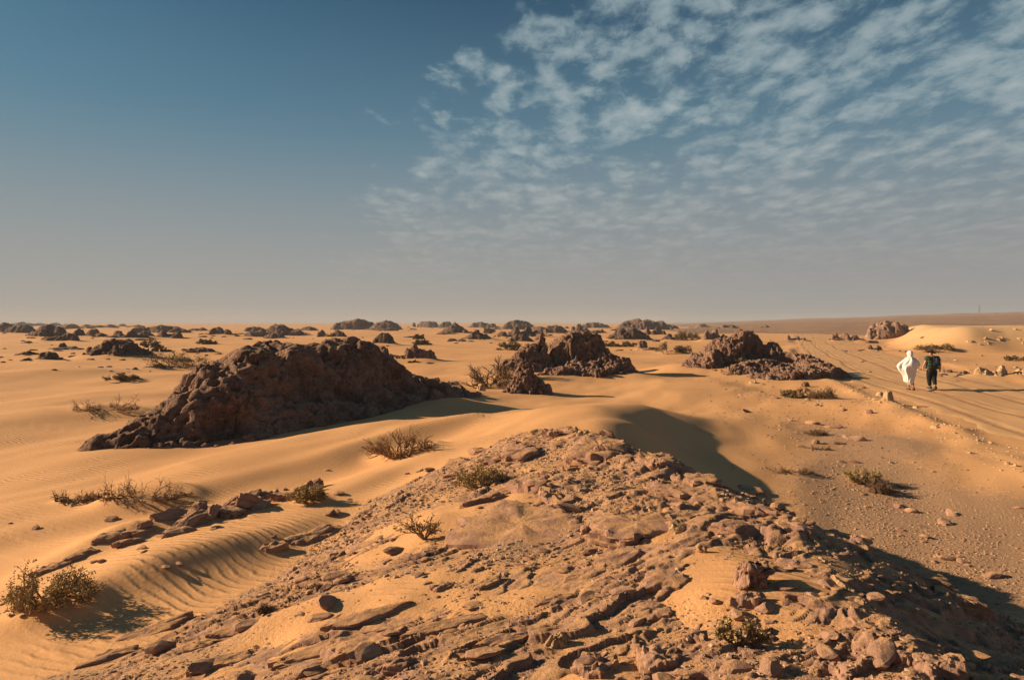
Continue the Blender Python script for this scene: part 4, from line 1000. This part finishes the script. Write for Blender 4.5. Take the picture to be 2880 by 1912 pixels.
# ------------------------------------------------------------------ the two walkers
M_WHITE = plain_mat('white_cotton', (.66, .63, .62), .9, .05, 6)
M_SKIN = plain_mat('skin', (.30, .155, .10), .6)
M_SKIN2 = plain_mat('sunburnt_skin', (.42, .20, .13), .6)
M_GREEN = plain_mat('green_shirt', (.032, .055, .032), .9, .15, 9)
M_BLACK = plain_mat('black_cloth', (.012, .011, .012), .9, .2, 9)
M_HAT = plain_mat('dark_felt', (.028, .020, .016), .9)
M_BLUE = plain_mat('blue_nylon', (.03, .085, .19), .5, .2, 14)
M_BOOT = plain_mat('grey_leather', (.055, .055, .05), .8)
M_SANDAL = plain_mat('brown_leather', (.09, .035, .022), .7)
def skin_obj(name, pts, edges, rad, mat, parent, sub=2):
    me = bpy.data.meshes.new(name); me.from_pydata(pts, edges, [])
    o = obj(name, me, mat, parent); o.modifiers.new('skin', 'SKIN')
    sv = me.skin_vertices[0].data
    for i, r in enumerate(rad):
        sv[i].radius = r if isinstance(r, tuple) else (r, r); sv[i].use_root = (i == 0)
    o.modifiers['skin'].use_smooth_shade = True
    s_ = o.modifiers.new('sub', 'SUBSURF'); s_.levels = s_.render_levels = sub
    return o
def hand_chain(P, E, Rd, wrist, side, fwd=0.0):
    """palm and five curled fingers below a wrist vertex"""
    w = P[wrist]; k = len(P)
    P.append((w[0], w[1]+.02, w[2]-.07)); Rd.append((.028, .018)); E.append((wrist, k))
    for i, (dx, L) in enumerate(((-.030, .055), (-.011, .068), (.010, .064), (.028, .050))):
        a = len(P); P.append((w[0]+.006*side, w[1]+.02+dx, w[2]-.10)); Rd.append(.010); E.append((k, a))
        P.append((w[0]-.006*side, w[1]+.025+dx*1.1, w[2]-.10-L*.6)); Rd.append(.009); E.append((a, a+1))
        P.append((w[0]-.022*side, w[1]+.025+dx*1.1, w[2]-.10-L)); Rd.append(.008); E.append((a+1, a+2))
    a = len(P); P.append((w[0]-.012*side, w[1]+.055, w[2]-.06)); Rd.append(.011); E.append((k, a))
    P.append((w[0]-.02*side, w[1]+.075, w[2]-.095)); Rd.append(.009); E.append((a, a+1))
def lathe(name, rings, nseg, mat, parent, fold=0.0, seed=0, cap=True, loc=None):
    """rings: (z, x offset, y offset, rx, ry); fold deepens cloth creases"""
    a = np.linspace(0, 2*np.pi, nseg, endpoint=False); V = []
    for i, (z, ox, oy, rx, ry) in enumerate(rings):
        f = 1 + fold*(fbm2(np.cos(a)*1.9+seed, np.sin(a)*1.9 + z*1.3, 3, seed) + .55*p2(np.cos(a)*4.2, np.sin(a)*4.2 + z*4.0, seed+4) + .45*np.sin(a*9 + 3*z + 2.5*p2(np.cos(a)*2, np.sin(a)*2+z*2, seed+6)))
        V.append(np.stack([ox + rx*f*np.cos(a), oy + ry*f*np.sin(a), np.full(nseg, z)], -1))
    ex = [list(range(nseg))[::-1], [(len(rings)-1)*nseg+i for i in range(nseg)]] if cap else None
    return obj(name, mesh_np(name, np.concatenate(V), quads=gridq(len(rings), nseg, wrap=True), extra=ex), mat, parent, loc)
def resample(keys, n):
    k = np.array(keys); z = np.linspace(k[0, 0], k[-1, 0], n)
    return [(zz_, *[float(np.interp(zz_, k[:, 0], k[:, c])) for c in range(1, 5)]) for zz_ in z]
def foot(name, parent, mat, x, y, z, rx, yaw=0.0, L=.27, H=.085, Wd=.05):
    rings = []
    for t in np.linspace(0, 1, 9):
        w = Wd*(.75+.35*math.sin(t*math.pi*.9))*(1 if t < .9 else .75); h = H*(1-.55*t)
        rings.append([(-w, t*L, 0), (-w*1.02, t*L, h*.5), (-w*.6, t*L, h), (w*.6, t*L, h), (w*1.02, t*L, h*.5), (w, t*L, 0)])
    V = np.array(rings).reshape(-1, 3)
    o = obj(name, mesh_np(name, V, quads=gridq(9, 6, wrap=True), extra=[[0, 1, 2, 3, 4, 5], [53, 52, 51, 50, 49, 48]]), mat, parent, (x, y-.08, z))
    o.rotation_euler = (rx, 0, yaw); return o

# walker in white
wx_, wy_, wz_ = hit(2562, 1096); wz_ += .02
p1 = tag(obj('person', None, loc=(wx_, wy_, wz_)), 'walker in a billowing white robe and white head wrap, seen from behind', 'person')
P = [(0, 0, .92), (0, .01, 1.15), (0, .0, 1.40), (0, .01, 1.52), (0, .03, 1.62), (0, .02, 1.70),
     (-.09, 0, .86), (-.07, .10, .50), (-.05, .06, .10), (.09, 0, .86), (.06, -.02, .48), (.03, -.16, .13)]
E = [(0, 1), (1, 2), (2, 3), (3, 4), (4, 5), (0, 6), (6, 7), (7, 8), (0, 9), (9, 10), (10, 11)]
Rd = [.13, .13, .14, .055, .085, .07, .09, .058, .04, .09, .058, .04]
for sd in (-1, 1):
    k = len(P); P += [(.17*sd, 0, 1.40), (.24*sd, .0, 1.16), (.22*sd, .16, .98)]; Rd += [.06, .045, .032]; E += [(2, k), (k, k+1), (k+1, k+2)]
    hand_chain(P, E, Rd, k+2, sd)
skin_obj('body', P, E, Rd, M_SKIN, p1)
lathe('robe', resample([(.22, .00, -.02, .045, .10), (.30, -.05, -.02, .11, .16), (.38, -.09, 0, .18, .20), (.58, -.08, 0, .215, .22), (.68, -.085, 0, .255, .23), (.80, -.11, 0, .32, .26), (.92, -.14, 0, .37, .28), (1.09, -.10, 0, .455, .29), (1.22, -.06, 0, .42, .27), (1.32, -.03, 0, .32, .24), (1.41, -.02, 0, .22, .18), (1.47, -.02, 0, .17, .14), (1.51, -.02, .0, .085, .09)], 46), 72, M_WHITE, p1, fold=.15, seed=3)
lathe('head_wrap', resample([(1.47, -.02, .01, .10, .10), (1.53, -.02, .02, .095, .10), (1.58, -.02, .02, .115, .12), (1.66, -.02, .03, .125, .135), (1.72, -.02, .03, .115, .12), (1.765, -.02, .03, .07, .075), (1.78, -.02, .03, .01, .01)], 22), 40, M_WHITE, p1, fold=.07, seed=8)
for sd, yy_, zz_, rx_ in ((-1, .06, .0, 0), (1, -.17, .05, -.45)): foot('sandal', p1, M_SANDAL, -.05 if sd < 0 else .03, yy_, zz_, rx_)

# walker with a hat and a backpack
hx, hy, hz_ = hit(2622, 1093); hz_ += .02
p2_ = tag(obj('person', None, loc=(hx, hy, hz_)), 'walker in green shirt, black trousers and dark brimmed hat, seen from behind', 'person')
P = [(0, 0, .92), (0, 0, 1.15), (0, .0, 1.42), (-.02, .01, 1.52), (-.04, .03, 1.60), (-.045, .03, 1.68),
     (-.10, 0, .86), (-.07, .10, .48), (-.03, .10, .10), (.10, 0, .86), (.07, -.02, .46), (.03, -.20, .13)]
E = [(0, 1), (1, 2), (2, 3), (3, 4), (4, 5), (0, 6), (6, 7), (7, 8), (0, 9), (9, 10), (10, 11)]
Rd = [.16, .17, .16, .06, .09, .08, .11, .07, .045, .11, .07, .045]
arms = {-1: [(-.24, .0, 1.42), (-.33, -.02, 1.18), (-.385, .05, .99)], 1: [(.24, .0, 1.42), (.35, -.03, 1.16), (.36, -.02, .92)]}
for sd in (-1, 1):
    k = len(P); P += arms[sd]; Rd += [.07, .05, .036]; E += [(2, k), (k, k+1), (k+1, k+2)]
    hand_chain(P, E, Rd, k+2, sd)
skin_obj('body', P, E, Rd, M_SKIN2, p2_)
SP = [(0, 0, 1.14), (0, 0, 1.25), (0, 0, 1.40), (0, 0, 1.49), (-.25, 0, 1.425), (-.315, -.01, 1.26), (.25, 0, 1.425), (.33, -.02, 1.25), (0, 0, 1.07)]
skin_obj('shirt', SP, [(0, 1), (1, 2), (2, 3), (2, 4), (4, 5), (2, 6), (6, 7), (0, 8)], [(.27, .19), (.26, .19), (.23, .17), (.09, .09), .105, .085, .105, .085, (.265, .19)], M_GREEN, p2_)
TP = [(0, 0, .93), (-.11, .0, .84), (-.085, .09, .50), (-.045, .09, .12), (.11, 0, .84), (.075, -.02, .48), (.035, -.18, .17), (0, 0, 1.02)]
skin_obj('trousers', TP, [(0, 1), (1, 2), (2, 3), (0, 4), (4, 5), (5, 6), (0, 7)], [(.25, .18), .155, .11, .08, .155, .11, .08, (.25, .18)], M_BLACK, p2_)
for x_, y_, z_, r_ in ((-.035, .09, 0, 0), (.03, -.20, .06, -.5)): foot('boot', p2_, M_BOOT, x_, y_, z_, r_, H=.12, Wd=.055)
hat = lathe('hat', [(0, 0, 0, .02, .02), (.0, 0, 0, .225, .205), (.014, 0, 0, .225, .205), (.02, 0, 0, .115, .12), (.07, 0, 0, .11, .115), (.11, 0, 0, .095, .10), (.125, 0, 0, .06, .065), (.118, 0, 0, .01, .01)], 40, M_HAT, p2_, loc=(-.04, .03, 1.655))
hat.rotation_euler = (-.10, .20, 0)
# backpack on his back
bp = tag(obj('backpack', None, loc=(hx+.07, hy-.20, hz_+1.08)), 'small black and blue backpack on the back of the walker in green', 'backpack')
def rbox(name, sx_, sy_, sz_, mat, parent, loc, bev=.03):
    bm = bmesh.new(); bmesh.ops.create_cube(bm, size=1.0)
    for v in bm.verts:
        v.co.x *= sx_*(1 - .18*(v.co.z > 0)); v.co.y *= sy_*(1-.25*(v.co.z > 0)); v.co.z *= sz_
    bmesh.ops.bevel(bm, geom=bm.edges[:], offset=bev, segments=3, affect='EDGES', profile=.6)
    me = bpy.data.meshes.new(name); bm.to_mesh(me); bm.free(); me.polygons.foreach_set('use_smooth', [True]*len(me.polygons))
    return obj(name, me, mat, parent, loc)
rbox('main_bag', .30, .15, .44, M_BLACK, bp, (0, 0, .21), .05)
rbox('front_panel', .13, .05, .30, M_BLUE, bp, (-.01, -.075, .20), .02)
rbox('pocket', .24, .06, .14, M_BLACK, bp, (0, -.07, .08), .02)
skin_obj('strap', [(-.10, .06, .40), (-.13, .18, .42), (-.14, .33, .30), (-.15, .27, .10), (-.12, .08, .04)], [(0, 1), (1, 2), (2, 3), (3, 4)], [(.03, .01)]*5, M_BLACK, bp, 1)
skin_obj('strap', [(.08, .06, .40), (.09, .18, .42), (.08, .34, .30), (.09, .28, .10), (.10, .08, .04)], [(0, 1), (1, 2), (2, 3), (3, 4)], [(.03, .01)]*5, M_BLACK, bp, 1)

# ------------------------------------------------------------------ lattice mast far away on the plateau
ma = math.atan((2755-1440)/FP); mr = 1500.; mX, mY = math.sin(ma)*mr, math.cos(ma)*mr
mast = tag(obj('lattice_mast', None, loc=(mX, mY, 4.0)), 'thin lattice mast far off on the right horizon', 'mast')
M_STEEL = plain_mat('grey_steel', (.16, .15, .15), .6)
HM = 30.; VL, QL = [], []
for sx_, sy_ in ((-1, -1), (1, -1), (1, 1), (-1, 1)):
    V, Q = tubes([(np.array([sx_*2.2, sy_*2.2, -6.]), np.array([sx_*.5, sy_*.5, HM]), .28, .2)]); obj('leg', mesh_np('leg', V, quads=Q), M_STEEL, mast)
sg = []
for k in range(9):
    z0, z1 = HM*k/9, HM*(k+1)/9; a0, a1 = 2.0-1.5*k/9, 2.0-1.5*(k+1)/9
    for s_ in (-1, 1):
        sg += [(np.array([-a0, s_*a0, z0]), np.array([a1, s_*a1, z1]), .14, .14), (np.array([s_*a0, -a0, z0]), np.array([s_*a1, a1, z1]), .14, .14)]
V, Q = tubes(sg)
obj('bracing', mesh_np('bracing', V, quads=Q), M_STEEL, mast)

# ------------------------------------------------------------------ dusty air
me = bpy.data.meshes.new('haze')
bm = bmesh.new(); bmesh.ops.create_cube(bm, size=1.0)
for v in bm.verts: v.co.x *= 14000; v.co.y *= 14000; v.co.z = 42. if v.co.z > 0 else -8.
bm.to_mesh(me); bm.free()
m = bpy.data.materials.new('dusty_air'); m.use_nodes = True; t = m.node_tree; t.nodes.clear()
pv = nd(t, 'ShaderNodeVolumePrincipled'); pv.inputs['Color'].default_value = (.46, .52, .61, 1); pv.inputs['Density'].default_value = .00042; pv.inputs['Anisotropy'].default_value = 0.0
t.links.new(pv.outputs[0], nd(t, 'ShaderNodeOutputMaterial').inputs['Volume'])
tag(obj('haze', me, m), 'dusty air over the desert', kind='stuff')
